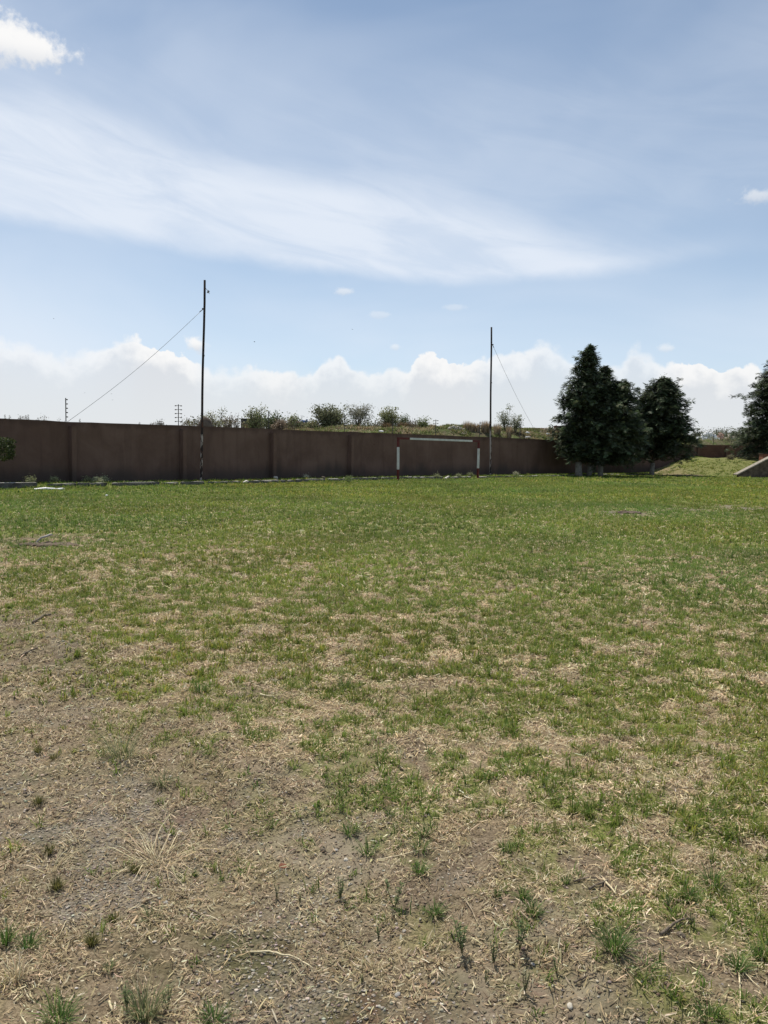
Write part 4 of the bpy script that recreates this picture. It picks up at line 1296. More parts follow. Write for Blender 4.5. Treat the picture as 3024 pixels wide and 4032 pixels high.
# ------------------------------------------------------------------ cypress trees
def frac_profile(prof, k):
    ks = [p[0] for p in prof]; rs_ = [p[1] for p in prof]
    return float(np.interp(k, ks, rs_))
def cypress(name_label, x, y, z0, H, base_k, prof, seed, lean=(0, 0), trunk_r=.17, white=1.0, nb=430, twin=False, dark=1.0):
    rs = random.Random(seed); nr = np.random.default_rng(seed)
    t = empty('cypress_tree', (x, y, z0), name_label, 'tree', 'cypresses beside the wall')
    ax = lambda k: Vector((lean[0] * k * k + .10 * math.sin(k * 5 + seed), lean[1] * k * k + .1 * math.cos(k * 4 + seed), H * k))
    a0 = ax(0)
    mb = MB()
    ks = [0, .04, .12, .3, .6, .97]
    mb.tube([Vector((0, 0, -.2))] + [ax(k) - a0 for k in ks[1:]], [trunk_r * 1.25, trunk_r * 1.05, trunk_r * .9, trunk_r * .7, trunk_r * .4, .015], 10)
    limbs = []
    if twin:
        mb.tube([(.05, .1, -.2), (.24, .1, .9), (.38, .12, 2.2), (.5, .1, H * .6)], [.13, .11, .1, .02], 9)
    # limbs seen below the crown
    for i in range(14):
        k = rs.uniform(base_k * .8, .55); a = rs.uniform(0, 6.28); L = frac_profile(prof, k) * .7
        p0 = ax(k) - a0
        mb.tube([p0, p0 + Vector((math.cos(a) * L * .5, math.sin(a) * L * .5, L * .22)), p0 + Vector((math.cos(a) * L, math.sin(a) * L, L * .30))], [.04, .028, .01], 6)
    mb.build('trunk', M['bark'], t)
    if white:
        w = MB()
        w.tube([(0, 0, -.05), Vector((0, 0, .5)) + (ax(.5 / H) - a0) * Vector((1, 1, 0)), (ax(white / H) - a0) * 1.0], [trunk_r * 1.27, trunk_r * 1.12, trunk_r * 1.08], 12)
        if twin:
            w.tube([(.07, .1, -.05), (.24, .1, .9)], [.142, .122], 10)
        w.build('whitewashed_base', M['whitewash'], t)
    # branches carrying flat, drooping feathery sprays
    org, dr, ln, tone = [], [], [], []
    for i in range(nb):
        k = base_k + (1 - base_k) * rs.random() ** .85
        a = rs.uniform(0, 6.283)
        Rm = frac_profile(prof, k) * rs.uniform(.60, 1.12)
        if rs.random() < .10: Rm *= 1.2
        el = rs.uniform(.15, .75) + .45 * k
        p = ax(k) - a0
        bt = rs.uniform(.55, 1.5)
        nst = max(4, int(Rm / .13))
        for j in range(nst):
            q = (j + .6) / nst
            if q < .22 and rs.random() < .6: continue
            rr = Rm * q
            c = p + Vector((math.cos(a) * rr, math.sin(a) * rr, math.tan(min(el, 1.15)) * rr * .55 - .55 * rr * q * q * .55))
            for m_ in range(3):
                aa = a + rs.gauss(0, .75)
                dd = Vector((math.cos(aa), math.sin(aa), rs.gauss(.10, .42)))
                org.append((c + Vector((rs.gauss(0, .09), rs.gauss(0, .09), rs.gauss(0, .08))))[:]); dr.append(dd.normalized()[:])
                ln.append(rs.uniform(.20, .42) * (1.25 if q > .75 else 1)); tone.append(bt * rs.uniform(.75, 1.3))
    for i in range(9):               # upright leader shoots above the crown
        a = rs.uniform(0, 6.283); k = rs.uniform(.72, .97); r0 = frac_profile(prof, k) * rs.uniform(.1, .8)
        p = ax(k) - a0 + Vector((math.cos(a) * r0, math.sin(a) * r0, 0)); hh = rs.uniform(.5, 1.0)
        for j in range(16):
            c = p + Vector((.12 * math.sin(j), .1 * math.cos(j * 1.3), hh * j / 15))
            aa = rs.uniform(0, 6.283)
            org.append(c[:]); dr.append(Vector((math.cos(aa), math.sin(aa), .75)).normalized()[:]); ln.append(rs.uniform(.14, .3) * (1.2 - .6 * j / 15)); tone.append(1.0)
    org = np.array(org); dr = np.array(dr); ln = np.array(ln); tone = np.array(tone)
    n = len(org)
    # each spray: a curved spine with leaflets on both sides = 7 thin kites
    side = np.cross(dr, np.array([0, 0, 1.0])); side /= np.linalg.norm(side, axis=1)[:, None] + 1e-6
    upv = np.cross(side, dr)
    rl = nr.uniform(-.9, .9, n)[:, None]
    side2 = side * np.cos(rl) + upv * np.sin(rl)
    Vs, Qs = [], []
    off = 0
    V = []
    for f, sgn, L, aw in ((0, 0, 1.0, .0), (.15, 1, .55, .9), (.15, -1, .55, .9), (.4, 1, .5, .8), (.4, -1, .5, .8), (.62, 1, .36, .7), (.62, -1, .36, .7)):
        b = org + dr * (ln * f)[:, None] - np.array([0, 0, 1.0]) * (ln * f * f * .35)[:, None]
        d = dr * math.cos(aw) + side2 * (sgn * math.sin(aw)) - np.array([0, 0, .32])
        d = d / np.linalg.norm(d, axis=1)[:, None]
        s2 = np.cross(d, upv); s2 /= np.linalg.norm(s2, axis=1)[:, None] + 1e-6
        LL = (ln * L)[:, None]; W = LL * .17 if sgn else LL * .09
        V.append(np.stack([b, b + d * LL * .45 + s2 * W, b + d * LL, b + d * LL * .45 - s2 * W], 1))
    V = np.concatenate(V, 0)
    nq = len(V)
    Q = np.arange(nq)[:, None] * 4 + np.arange(4)[None]
    base = palette(n, [(.085, .115, .066), (.11, .145, .082), (.145, .17, .095), (.10, .112, .075)], [.35, .3, .15, .2], .12) * tone[:, None] * .80 * dark
    C = np.repeat(np.tile(base, (7, 1)), 4, axis=0)
    np_mesh('crown', V.reshape(-1, 3), [Q], M['needle'], C, parent=t)
    return t
def tree_at(u, y):
    d = ray(u, 1800); x = d.x / d.y * y
    return x, y, gz1(x, y)
P_ONE = [(0, .3), (.10, .9), (.17, 1.65), (.3, 1.95), (.5, 1.75), (.65, 1.4), (.78, 1.0), (.88, .6), (.95, .28), (1, .05)]
P_TALL = [(0, .3), (.10, .9), (.17, 1.55), (.3, 1.85), (.5, 1.7), (.7, 1.3), (.82, .85), (.92, .42), (1, .08)]
x, y, z = tree_at(2281, 61.0)
cypress('tallest dark cypress, the leftmost, with a whitewashed trunk foot', x, y, z, 9.3, .13, P_ONE, 3, (.5, 0), .22, 1.05, 560)
x, y, z = tree_at(2322, 62.2)
cypress('dark cypress with a forked whitewashed trunk, in the middle of the close trio', x, y, z, 8.0, .13, P_TALL, 5, (.95, .2), .15, 1.05, 460, twin=True)
x, y, z = tree_at(2366, 62.0)
P3 = [(0, .6), (.1, 1.9), (.18, 2.7), (.35, 2.9), (.55, 2.5), (.75, 1.7), (.9, .9), (1, .15)]
cypress('sloping dark cypress, the right one of the close trio, spreading to the right', x, y, z, 6.9, .14, P3, 8, (1.5, 0), .18, 1.05, 700)
x, y, z = tree_at(2568, 68.0)
P4 = [(0, .6), (.1, 1.8), (.18, 2.9), (.3, 3.25), (.45, 2.75), (.6, 2.3), (.75, 1.75), (.88, 1.1), (1, .15)]
cypress('separate broad cypress with one whitewashed trunk at the foot of the grass bank', x, y, z, 7.75, .16, P4, 12, (.75, 0), .17, 1.05, 640)
x, y, z = tree_at(3075, 76.0)
P5 = [(0, 2.0), (.05, 4.2), (.16, 4.4), (.24, 3.2), (.3, 3.3), (.42, 3.6), (.52, 3.2), (.65, 2.5), (.8, 1.6), (.92, .9), (1, .2)]
cypress('large cypress at the right edge of the photo, its skirts on the grass bank', x, y, z, 9.6, .03, P5, 17, (0, 0), .26, 0, 900)

# ------------------------------------------------------------------ leafy bushes and small trees
def bush(lab, x, y, z0, H, W, seed, leaf=(.09, .11, .05), leaf2=(.13, .14, .07), n_stem=6, dens=1.0, lsize=.13, low=.25, name='bush', cat='bush', group='bushes and trees beyond the wall', stemr=.05, spread=1.0, D=None):
    rs = random.Random(seed)
    t = empty(name, (x, y, z0), lab, cat, group)
    D = D or W * .7
    mb = MB(); LV, LC = [], []
    tips = []
    for i in range(n_stem):
        a = 6.283 * i / n_stem + rs.uniform(-.5, .5)
        hh = H * rs.uniform(.55, 1.0) if i else H
        ex, ey = math.cos(a) * W * .42 * rs.uniform(.3, 1) * spread, math.sin(a) * D * .42 * rs.uniform(.3, 1) * spread
        pts = [Vector((ex * .08, ey * .08, -.1)), Vector((ex * .35, ey * .35, hh * .33)), Vector((ex * .7, ey * .7, hh * .66)), Vector((ex, ey, hh * .96))]
        pts = [p + Vector((rs.uniform(-.05, .05) * W, rs.uniform(-.05, .05) * D, 0)) if k else p for k, p in enumerate(pts)]
        mb.tube(pts, [stemr, stemr * .75, stemr * .45, .008], 6)
        for j in range(9):
            q = rs.uniform(low, .98) * 3; i0 = min(2, int(q)); c = pts[i0].lerp(pts[i0 + 1], q - i0)
            b = rs.uniform(0, 6.283); L = rs.uniform(.12, .26) * W * (1.15 - .5 * q / 3)
            e = c + Vector((math.cos(b) * L, math.sin(b) * L, L * rs.uniform(.2, 1.1)))
            if e.z > H: e.z = H * rs.uniform(.93, 1.0)
            mb.tube([c, c.lerp(e, .5) + Vector((0, 0, -.03 * L)), e], [stemr * .35, stemr * .25, .006], 5)
            tips += [(e, rs.uniform(.5, 1.2)), (c.lerp(e, .62), rs.uniform(.4, .9))]
        tips.append((pts[3], 1.0))
    mb.build('stem', M['twig'], t)
    nl = int(11 * dens)
    for e, k in tips:
        tn = rs.uniform(1.05, 1.95)
        for m_ in range(max(1, int(nl * k))):
            s = lsize * rs.uniform(.5, 1.2)
            c = e + Vector((rs.gauss(0, lsize * 1.5), rs.gauss(0, lsize * 1.5), rs.gauss(0, lsize * 1.2)))
            d = Vector((rs.gauss(0, 1), rs.gauss(0, 1), rs.gauss(0, .7))).normalized()
            sd_ = d.cross(Vector((rs.gauss(0, 1), rs.gauss(0, 1), rs.gauss(0, 1)))).normalized()
            LV += [c, c + d * s * .5 + sd_ * s * .32, c + d * s, c + d * s * .5 - sd_ * s * .32]
            f = rs.random()
            cc = [(leaf[q] * (1 - f) + leaf2[q] * f) * tn for q in range(3)]
            LC += [cc] * 4
    if LV:
        V = np.array([v[:] for v in LV]); Q = np.arange(len(V)).reshape(-1, 4)
        np_mesh('crown', V, [Q], M['leaf'], np.array(LC), parent=t)
    return t
# ground of the spoil heap behind the wall
def hill_z(x, y):
    x = np.asarray(x, float); y = np.asarray(y, float)
    s = -((x - W0[0]) * WN[0] + (y - W0[1]) * WN[1]); t = (x - W0[0]) * WD[0] + (y - W0[1]) * WD[1]
    crest = np.interp(t, [-10, 6, 17, 21, 24, 27, 29, 33, 35, 37.5, 40, 46, 54, 64, 75, 95], [.5, .6, 1.4, 2.3, 2.9, 3.15, 3.3, 3.6, 3.4, 3.55, 3.75, 3.8, 3.85, 4.2, 4.3, 4.0])
    prof = sstep(s, .6, 9.5) * (1 - .55 * sstep(s, 18, 60))
    n = (fbm(x, y, 3.2, 4, 201) - .5) * .95 * sstep(s, 3, 8) * sstep(t, 20, 27) + (fbm(x, y, .7, 3, 207) - .5) * .35
    return np.maximum(crest * prof + n * .9, .05 + .4 * sstep(s, .4, 2)) - 1.2 * (1 - sstep(s, .25, .5)) - 3.5 * sstep(s, 70, 120)
def hz1(x, y): return float(hill_z(np.array([x]), np.array([y]))[0])
def mat_hill():
    m, g, b, out = new_mat('spoil_heap_cover')
    P = g.n('ShaderNodeTexCoord').outputs['Object']
    n1 = g.noise(P, .9, 6, .65, .3); n2 = g.noise(P, 4, 5, .65); n3 = g.noise(P, .35, 4, .6)
    col = g.mix(g.ss(n1, .38, .6), (.115, .098, .058), (.088, .112, .036))
    col = g.mix(g.m('MULTIPLY', g.ss(n2, .52, .66), .75), col, (.22, .185, .11))
    col = g.mix(g.m('MULTIPLY', g.ss(n3, .56, .64), .6), col, (.16, .125, .085))
    col = g.mix(g.m('MULTIPLY', g.ss(g.noise(P, 2.2, 4, .6), .64, .69), .8), col, (.40, .37, .31))
    g.link(col, b.inputs['Base Color']); b.inputs['Roughness'].default_value = 1.0; b.inputs['Specular IOR Level'].default_value = .1
    bn = g.n('ShaderNodeBump'); bn.inputs['Strength'].default_value = 1.0; bn.inputs['Distance'].default_value = .15
    g.link(g.noise(P, 5, 6, .7), bn.inputs['Height']); g.link(bn.outputs[0], b.inputs['Normal'])
    return m
M['hill'] = mat_hill()
def build_hill():
    ts = np.concatenate([np.linspace(-30, 6, 30, endpoint=False), np.linspace(6, 50, 260, endpoint=False), np.linspace(50, 130, 160)])
    ss_ = np.concatenate([np.linspace(.24, 24, 130), np.geomspace(25, 140, 36)])
    T, S = np.meshgrid(ts, ss_)
    x = W0[0] + WD[0] * T - WN[0] * S; y = W0[1] + WD[1] * T - WN[1] * S
    # beyond the corner keep behind the brick wall
    rel = (x - CORNER[0]) * W2D[1] - (y - CORNER[1]) * W2D[0]      # >0 : pitch side of the brick wall line
    z = hill_z(x, y)
    z = np.where((rel > -.4) & (T > TC - 1), -2.0, z)
    z = np.where((rel > -3) & (rel <= -.4) & (T > TC - 1), np.minimum(z, .4 + (-rel - .4) * 1.0), z)
    V = np.stack([x.ravel(), y.ravel(), z.ravel()], 1)
    na = len(ts)
    i = (np.arange(len(ss_) - 1)[:, None] * na + np.arange(na - 1)[None]).ravel()
    Q = np.stack([i, i + na, i + na + 1, i + 1], 1)
    o = np_mesh('hill', V, [Q], M['hill'], smooth=True)
    tag(o, kind='structure')
    # rough grass all over it
    n = 42000
    t = rng.uniform(10, 78, n); s = rng.uniform(2.0, 22, n)
    x = W0[0] + WD[0] * t - WN[0] * s; y = W0[1] + WD[1] * t - WN[1] * s
    rel = (x - CORNER[0]) * W2D[1] - (y - CORNER[1]) * W2D[0]
    k = ((t < TC - 1) | (rel < -3)) & (rng.random(n) < sstep(fbm(x, y, 1.6, 4, 301), .34, .6))
    x, y = x[k], y[k]; n = len(x)
    idx = np.repeat(np.arange(n), 7); m = len(idx)
    sx = x[idx] + rng.normal(0, .12, m); sy = y[idx] + rng.normal(0, .12, m)
    dry = fbm(x, y, 2.0, 3, 305)[idx]
    cg = palette(m, [(.11, .145, .042), (.15, .18, .055), (.19, .19, .075)], [.4, .35, .25]); cd = palette(m, [(.34, .27, .16), (.25, .19, .12), (.42, .35, .22)], [.4, .35, .25])
    c = np.where((rng.random(m) < sstep(dry, .46, .62) * .8 + .08)[:, None], cd, cg)
    V, Q, T, C = blade_mesh(np.stack([sx, sy, hill_z(sx, sy) - .02], 1), rng.uniform(0, 6.28, m), np.abs(rng.normal(.5, .35, m)), rng.uniform(.10, .34, m), rng.uniform(.03, .07, m), rng.uniform(.2, .9, m), c)
    o = np_mesh('rough_grass', V, [Q, T], M['grass'], C)
    tag(o, 'rough mixed grass over the spoil heap behind the wall', 'grass', kind='stuff')
build_hill()

GL, GL2 = (.11, .135, .055), (.17, .19, .085)
OL, OL2 = (.15, .15, .07), (.22, .21, .11)
BR, BR2 = (.15, .11, .08), (.21, .165, .12)
DK, DK2 = (.070, .088, .05), (.10, .12, .065)
def bush_px(lab, u, vtop, wpx, y, seed, hk=1.0, base=None, **kw):
    top = atd(u, vtop, y)
    zb = base if base is not None else max(0.0, hz1(top.x, y) - .15) if abs(u) < 1e5 else 0
    H = (top.z - zb) * hk
    return bush(lab, top.x, y, zb, H, wpx * 1.12 * y / F, seed, **kw)
BUSHES = [
    # label, u, vtop, width px, depth, seed, opts
    ('low rusty bush just right of the five-armed fence post', 742, 1650, 60, 62, 1, dict(leaf=BR, leaf2=OL, n_stem=7, dens=.9, lsize=.14)),
    ('airy pale green tree right of the taller rusty pole, with open forked stems', 843, 1610, 84, 64, 2, dict(leaf=OL, leaf2=(.2, .2, .11), n_stem=8, dens=.8, lsize=.13, low=.45, stemr=.055)),
    ('reddish scrubby bush between the airy tree and the bare saplings', 896, 1640, 48, 66, 3, dict(leaf=BR, leaf2=(.13, .11, .07), n_stem=7, dens=.75, lsize=.12)),
    ('leafless grey saplings left of the dark cabin', 932, 1628, 36, 70, 4, dict(leaf=BR, leaf2=BR2, n_stem=9, dens=.06, lsize=.08, stemr=.028)),
    ('fresh green tree overhanging the dark cabin', 1003, 1604, 76, 66, 5, dict(leaf=GL, leaf2=OL2, n_stem=8, dens=1.4, lsize=.15, low=.2)),
    ('dark green tree behind a thin fence post, right of the cabin', 1068, 1626, 66, 68, 6, dict(leaf=DK, leaf2=GL, n_stem=7, dens=1.5, lsize=.16, low=.2)),
    ('brown dry bush leaning against the dark green tree', 1103, 1656, 46, 66, 7, dict(leaf=BR, leaf2=BR2, n_stem=7, dens=1.2, lsize=.12)),
    ('row-like low dark shrub between the brown bush and the twin-topped tree', 1135, 1678, 44, 70, 8, dict(leaf=DK, leaf2=BR, n_stem=8, dens=1.0, lsize=.13)),
    ('small twin-topped green tree left of the blue water tower', 1158, 1640, 48, 70, 9, dict(leaf=GL, leaf2=OL2, n_stem=6, dens=1.2, lsize=.14, low=.25)),
    ('small dark shrub at the foot of the blue water tower', 1190, 1676, 22, 70, 10, dict(leaf=DK, leaf2=GL, n_stem=5, dens=1.0, lsize=.12)),
    ('yellowish green shrub at the left foot of the wide dense thicket', 1225, 1658, 44, 68, 11, dict(leaf=OL, leaf2=OL2, n_stem=7, dens=1.1, lsize=.13)),
    ('wide dense dull green thicket, the largest bush beyond the wall', 1298, 1604, 128, 69, 12, dict(leaf=(.10, .108, .062), leaf2=(.15, .155, .09), n_stem=16, dens=2.4, lsize=.16, low=.08, D=3.0)),
    ('tall open thicket with bare stems and sky between its leaves', 1416, 1594, 118, 70, 13, dict(leaf=(.12, .12, .085), leaf2=(.18, .18, .13), n_stem=14, dens=.9, lsize=.12, low=.5, stemr=.04, D=2.4)),
    ('rounded fresh green bush at the left end of the spoil heap', 1532, 1607, 78, 70, 14, dict(leaf=GL, leaf2=OL2, n_stem=10, dens=1.9, lsize=.14, low=.1)),
    ('small dark shrub on the right flank of the rounded green bush', 1592, 1635, 40, 71, 15, dict(leaf=DK, leaf2=GL, n_stem=7, dens=1.1, lsize=.12)),
    ('lone low green shrub on the skyline of the heap, left of the middle post', 1664, 1650, 54, 72, 16, dict(leaf=GL, leaf2=GL2, n_stem=8, dens=1.1, lsize=.12)),
    ('slender airy tree on the spoil heap right of the second pole', 1990, 1600, 52, 74, 17, dict(leaf=(.12, .135, .075), leaf2=(.19, .20, .12), n_stem=6, dens=1.1, lsize=.12, low=.3, stemr=.035)),
    ('lower rounder airy tree beside the slender one on the spoil heap', 2030, 1638, 54, 74, 18, dict(leaf=(.12, .135, .075), leaf2=(.19, .20, .12), n_stem=8, dens=1.0, lsize=.12, low=.3, stemr=.03)),
]
for lab, u, vt, wpx, y, seed, opts in BUSHES:
    tree = 'tree' in lab.split()[:4] or ' tree ' in lab[:40]
    bush_px(lab, u, vt, wpx, y, seed, name='small_tree' if tree else 'bush', cat='tree' if tree else 'bush', **opts)
for lab, u, vt, wpx, y, seed in (('dark scrub at the left of the white rubbish heap', 2742, 1684, 34, 104, 31), ('thin dry scrub behind the white rubbish heap', 2785, 1686, 60, 112, 32),
                                 ('grey green scrub behind the pink rubble', 2845, 1680, 74, 112, 33), ('grey green scrub left of the right-hand cypress', 2905, 1681, 74, 112, 34), ('grey green scrub half behind the right-hand cypress', 2975, 1683, 74, 112, 35)):
    top = atd(u, vt, y)
    bush(lab, top.x, y, 1.6, top.z - 1.6, wpx * y / F, seed, (.085, .09, .055), (.13, .13, .085), 12, 1.5 if 'thin' not in lab else .35, .17, .1)
# far trees whose tops just clear the wall on the left
def conifer(lab, u, vt, wpx, y, seed):
    top = atd(u, vt, y); H = top.z
    rs = random.Random(seed)
    t = empty('conifer', (top.x, y, 0), lab, 'tree', 'far trees beyond the wall')
    MB().tube([(0, 0, -.2), (0, 0, H)], [.2, .02], 7).build('trunk', M['bark'], t)
    W = wpx * y / F / 2
    LV, LC = [], []
    for i in range(900):
        k = 1 - rs.random() ** .8 * .75
        r = max(.12, min(W * 4, W * (1 - k) * H / 1.6 + .12)) * rs.uniform(.4, 1.05)
        a = rs.uniform(0, 6.28); c = Vector((math.cos(a) * r * .5, math.sin(a) * r * .5, H * k))
        d = Vector((math.cos(a), math.sin(a), rs.uniform(-.5, .2))); s = Vector((-math.sin(a), math.cos(a), rs.uniform(-.4, .4)))
        L = r * .6 + .1
        LV += [c, c + d * L * .5 + s * L * .2, c + d * L, c + d * L * .5 - s * L * .2]; LC += [(.04, .05, .035)] * 4
    np_mesh('crown', np.array([v[:] for v in LV]), [np.arange(len(LV)).reshape(-1, 4)], M['leaf'], np.array(LC), parent=t)
for lab, u, vt, w in (('pointed far conifer nearest the left edge, its tip just above the wall', 20, 1631, 10), ('dark far conifer with a broad flat tip near the left edge', 38, 1634, 16), ('tiny far conifer tip left of two taller pointed ones', 80, 1636, 8),
                      ('pointed far conifer tip, the shorter of a close pair', 102, 1634, 6), ('pointed far conifer tip, the taller of a close pair', 111, 1631, 7),
                      ('small far conifer tip right of the guy wire end', 314, 1648, 6), ('dark far conifer tip midway along the wall at the left', 549, 1661, 8)):
    conifer(lab, u, vt, w, 150, int(u))
for i, (lab, u, vt, wpx) in enumerate((('bare twiggy far bush left of the first fence post', 160, 1632, 46), ('faint bare far bush between the two conifer groups', 87, 1634, 20), ('faint far shrub just left of the first fence post', 230, 1645, 18),
                                       ('round dark far bush left of the five-armed fence post', 628, 1655, 22), ('low far bush beside the round dark one', 600, 1661, 14))):
    top = atd(u, vt, 140)
    bush(lab, top.x, 140, 0, top.z, wpx * 140 / F, 60 + i, (.10, .085, .07), (.14, .12, .10) if i != 3 else (.06, .065, .05), 12, .5 if i < 3 else 1.6, .22, .6, stemr=.05)

# low tangled scrub that fills the gaps between the bushes beyond the wall
def low_scrub():
    Ps, Cs, Ls = [], [], []
    for u0, u1, v0, v1, y0, y1, n, cols in ((725, 960, 1666, 1645, 64, 72, 70, [BR, OL, DK]), (1020, 1250, 1672, 1656, 66, 74, 120, [OL, BR, GL, DK]), (1225, 1480, 1690, 1650, 66, 72, 110, [GL, OL, DK]),
                                            (1475, 1640, 1676, 1652, 68, 74, 70, [GL, OL, BR]), (2735, 3010, 1716, 1690, 104, 116, 260, [OL, DK, GL])):
        for i in range(n):
            y = rng.uniform(y0, y1); u = rng.uniform(u0, u1)
            k = float(fbm(np.array([u / 20.0]), np.array([y0]), 1.0, 3, 401)[0])
            p = atd(u, v0 + (v1 - v0) * max(0, (k - .3) * 2.2) * rng.random(), y)
            m = 16
            q = np.array(p[:]) + rng.normal(0, 1, (m, 3)) * np.array([.22, .22, .16])
            Ps.append(q); Ls.append(rng.uniform(.06, .17, m)); c = np.array(cols[rng.integers(len(cols))]) * rng.uniform(.7, 1.25)
            Cs.append(np.repeat(c[None], m, 0))
            st = np.array(p[:]); 
    P = np.vstack(Ps); L = np.concatenate(Ls)[:, None]; C = np.vstack(Cs); n = len(P)
    d = rng.normal(0, 1, (n, 3)); d /= np.linalg.norm(d, axis=1)[:, None]
    s = np.cross(d, rng.normal(0, 1, (n, 3))); s /= np.linalg.norm(s, axis=1)[:, None]
    V = np.stack([P, P + d * L * .5 + s * L * .35, P + d * L, P + d * L * .5 - s * L * .35], 1).reshape(-1, 3)
    # stalks that carry the leaves down to the ground
    B = P[::5].copy(); zb = np.maximum(hill_z(B[:, 0], B[:, 1]), 0) - .05
    T = B.copy(); T[:, 2] = np.minimum(zb, T[:, 2] - .1)
    w = np.array([.012, 0, 0])
    V2 = np.stack([T - w, T + w, B + w * .4, B - w * .4], 1).reshape(-1, 3)
    V = np.vstack([V, V2]); C4 = np.vstack([np.repeat(C, 4, 0), np.tile(np.array([[.12, .10, .08]]), (len(V2), 1))])
    o = np_mesh('low_scrub', V, [np.arange(len(V)).reshape(-1, 4)], M['leaf'], C4)
    tag(o, 'low tangled scrub filling the gaps between the bushes beyond the wall', 'scrub', kind='stuff')
low_scrub()

# dry tall grass clumps on the spoil heap
def tall_grass(lab, u, vtop, vbase, wpx, y, seed, brown=False):
    top = atd(u, vtop, y); zb = hz1(top.x, y)
    H = max(.5, top.z - zb); W = wpx * y / F
    n = 170
    r = np.sqrt(rng.random(n)) * W * .42; a = rng.uniform(0, 6.28, n)
    P = np.stack([np.cos(a) * r, np.sin(a) * r * .8, np.full(n, -.05)], 1)
    c = palette(n, [(.46, .36, .23), (.36, .27, .165), (.55, .45, .31), (.24, .18, .12)], [.35, .3, .2, .15]) if not brown else palette(n, [(.20, .13, .075), (.26, .18, .10), (.13, .10, .06)], [.4, .3, .3])
    V, Q, T, C = blade_mesh(P, a + rng.normal(0, .8, n), np.abs(rng.normal(.06, .10, n)) + (.3 if brown else 0) * rng.random(n), H * rng.uniform(.6, 1.05, n), rng.uniform(.03, .06, n), rng.uniform(.02, .35, n), c)
    o = np_mesh('tall_dry_grass', V, [Q, T], M['straw'], C)
    o.location = (top.x, y, zb)
    tag(o, lab, 'dry grass clump', 'tall dry grass clumps on the spoil heap')
for i, a in enumerate((('tall dry grass clump, the leftmost of the upright ones on the heap skyline', 1838, 1652, 1690, 22), ('tall dry grass clump, second of the upright ones on the skyline', 1861, 1657, 1690, 18),
                       ('dry grass clump directly left of a thin fence post', 1882, 1663, 1690, 16), ('tall dry grass clump between the thin fence post and the second pole', 1906, 1650, 1690, 18),
                       ('dry grass clump touching the left side of the second pole', 1922, 1653, 1692, 16), ('tall dry grass clump right of the second pole, reaching down to the wall', 1959, 1660, 1715, 24),
                       ('dry grass clump in front of the slender airy tree', 2005, 1668, 1700, 16), ('pale wispy grass clump at the left of the middle fence post', 1702, 1664, 1700, 22))):
    tall_grass(*a[:4], a[4] * 1.2, 69.5 + i * .15, i)
for a in (('rust brown bush grass in front of the rounded green bush', 1522, 1657, 1690, 34), ('rust brown grass hump right of the thin post above the left goal post', 1585, 1655, 1680, 40)):
    tall_grass(*a, 68.0, 1, True)

# things beyond the wall
def rubble(lab, u, v, y, wpx, hpx, mat, n, seed, name='rubbish_heap', cat='rubbish heap'):
    c = atd(u, v, y); W = wpx * y / F / 2; Hh = hpx * y / F
    rs = random.Random(seed); mb = MB()
    for i in range(n):
        q = rs.gauss(0, .45); q = max(-1, min(1, q))
        hz = rs.random() * Hh * (1 - abs(q) ** 1.5)
        s = W * rs.uniform(.06, .2)
        mb.lump((q * W, rs.uniform(-1, 1) * W * .4, hz), (s, s * rs.uniform(.5, 1), s * rs.uniform(.25, .8)), rs.randint(0, 9999), 1, .7, Matrix.Rotation(rs.uniform(0, 6), 3, Vector((rs.random(), rs.random(), rs.random() + .1))))
    o = mb.build(name, M[mat]); o.location = (c.x, y, c.z)
    tag(o, lab, cat)
rubble('bright white heap of plastic rubbish on the ground beyond the brick wall', 2790, 1727, 96, 82, 27, 'white_litter', 120, 1)
rubble('pinkish heap of rubble right of the white rubbish', 2838, 1727, 97, 44, 24, 'pink_litter', 70, 2)
rubble('pale beige heap of rubble left of the right-hand cypress', 2876, 1729, 97, 46, 20, 'pale_litter', 60, 3)
rubble('low pale rubble pile at the foot of the tall dry grass on the heap', 1795, 1690, 66, 62, 14, 'pale_litter', 60, 4, 'rubble_pile', 'rubble')
rubble('small pale rubble by the wall top below the tall dry grass', 1828, 1708, 62.5, 24, 8, 'pale_litter', 16, 5, 'rubble_pile', 'rubble')
rubble('grey stony pile beside the far brick parapet, left of the tallest cypress', 2165, 1693, 78, 50, 10, 'pale_litter', 50, 6, 'rubble_pile', 'rubble')
for i, (lab, u, v, y) in enumerate((('white scrap lying on the wall top left of the goal', 1502, 1698, 54.5), ('white scrap on the heap slope right of the slender tree', 2078, 1702, 68), ('white scrap on the wall top right of the second pole', 2080, 1722, 63.8), ('small white scrap on the heap beneath the brick parapet', 2158, 1708, 70))):
    c = atd(u, v, y)
    o = MB().lump((0, 0, 0), (.16, .1, .06), 40 + i, 2, .6).build('white_scrap', M['white_litter']); o.location = c
    tag(o, lab, 'scrap')
def parapet():
    a = atd(2045, 1684, 84); b = atd(2240, 1690, 84)
    t = empty('low_brick_wall', (a.x, a.y, a.z), 'low reddish brick wall on the skyline of the spoil heap, left of the tallest cypress', 'wall')
    L = (b - a).length
    mb = MB(); mb.box((L * .35, 0, -.6), (L * .7, .25, 1.2), None, .02); mb.build('wall_face', M['cabin_red'], t)
    mb = MB(); mb.box((L * .86, .3, -.5), (L * .3, .3, 1.5), None, .02); mb.build('raised_end', M['cabin_red'], t)
parapet()
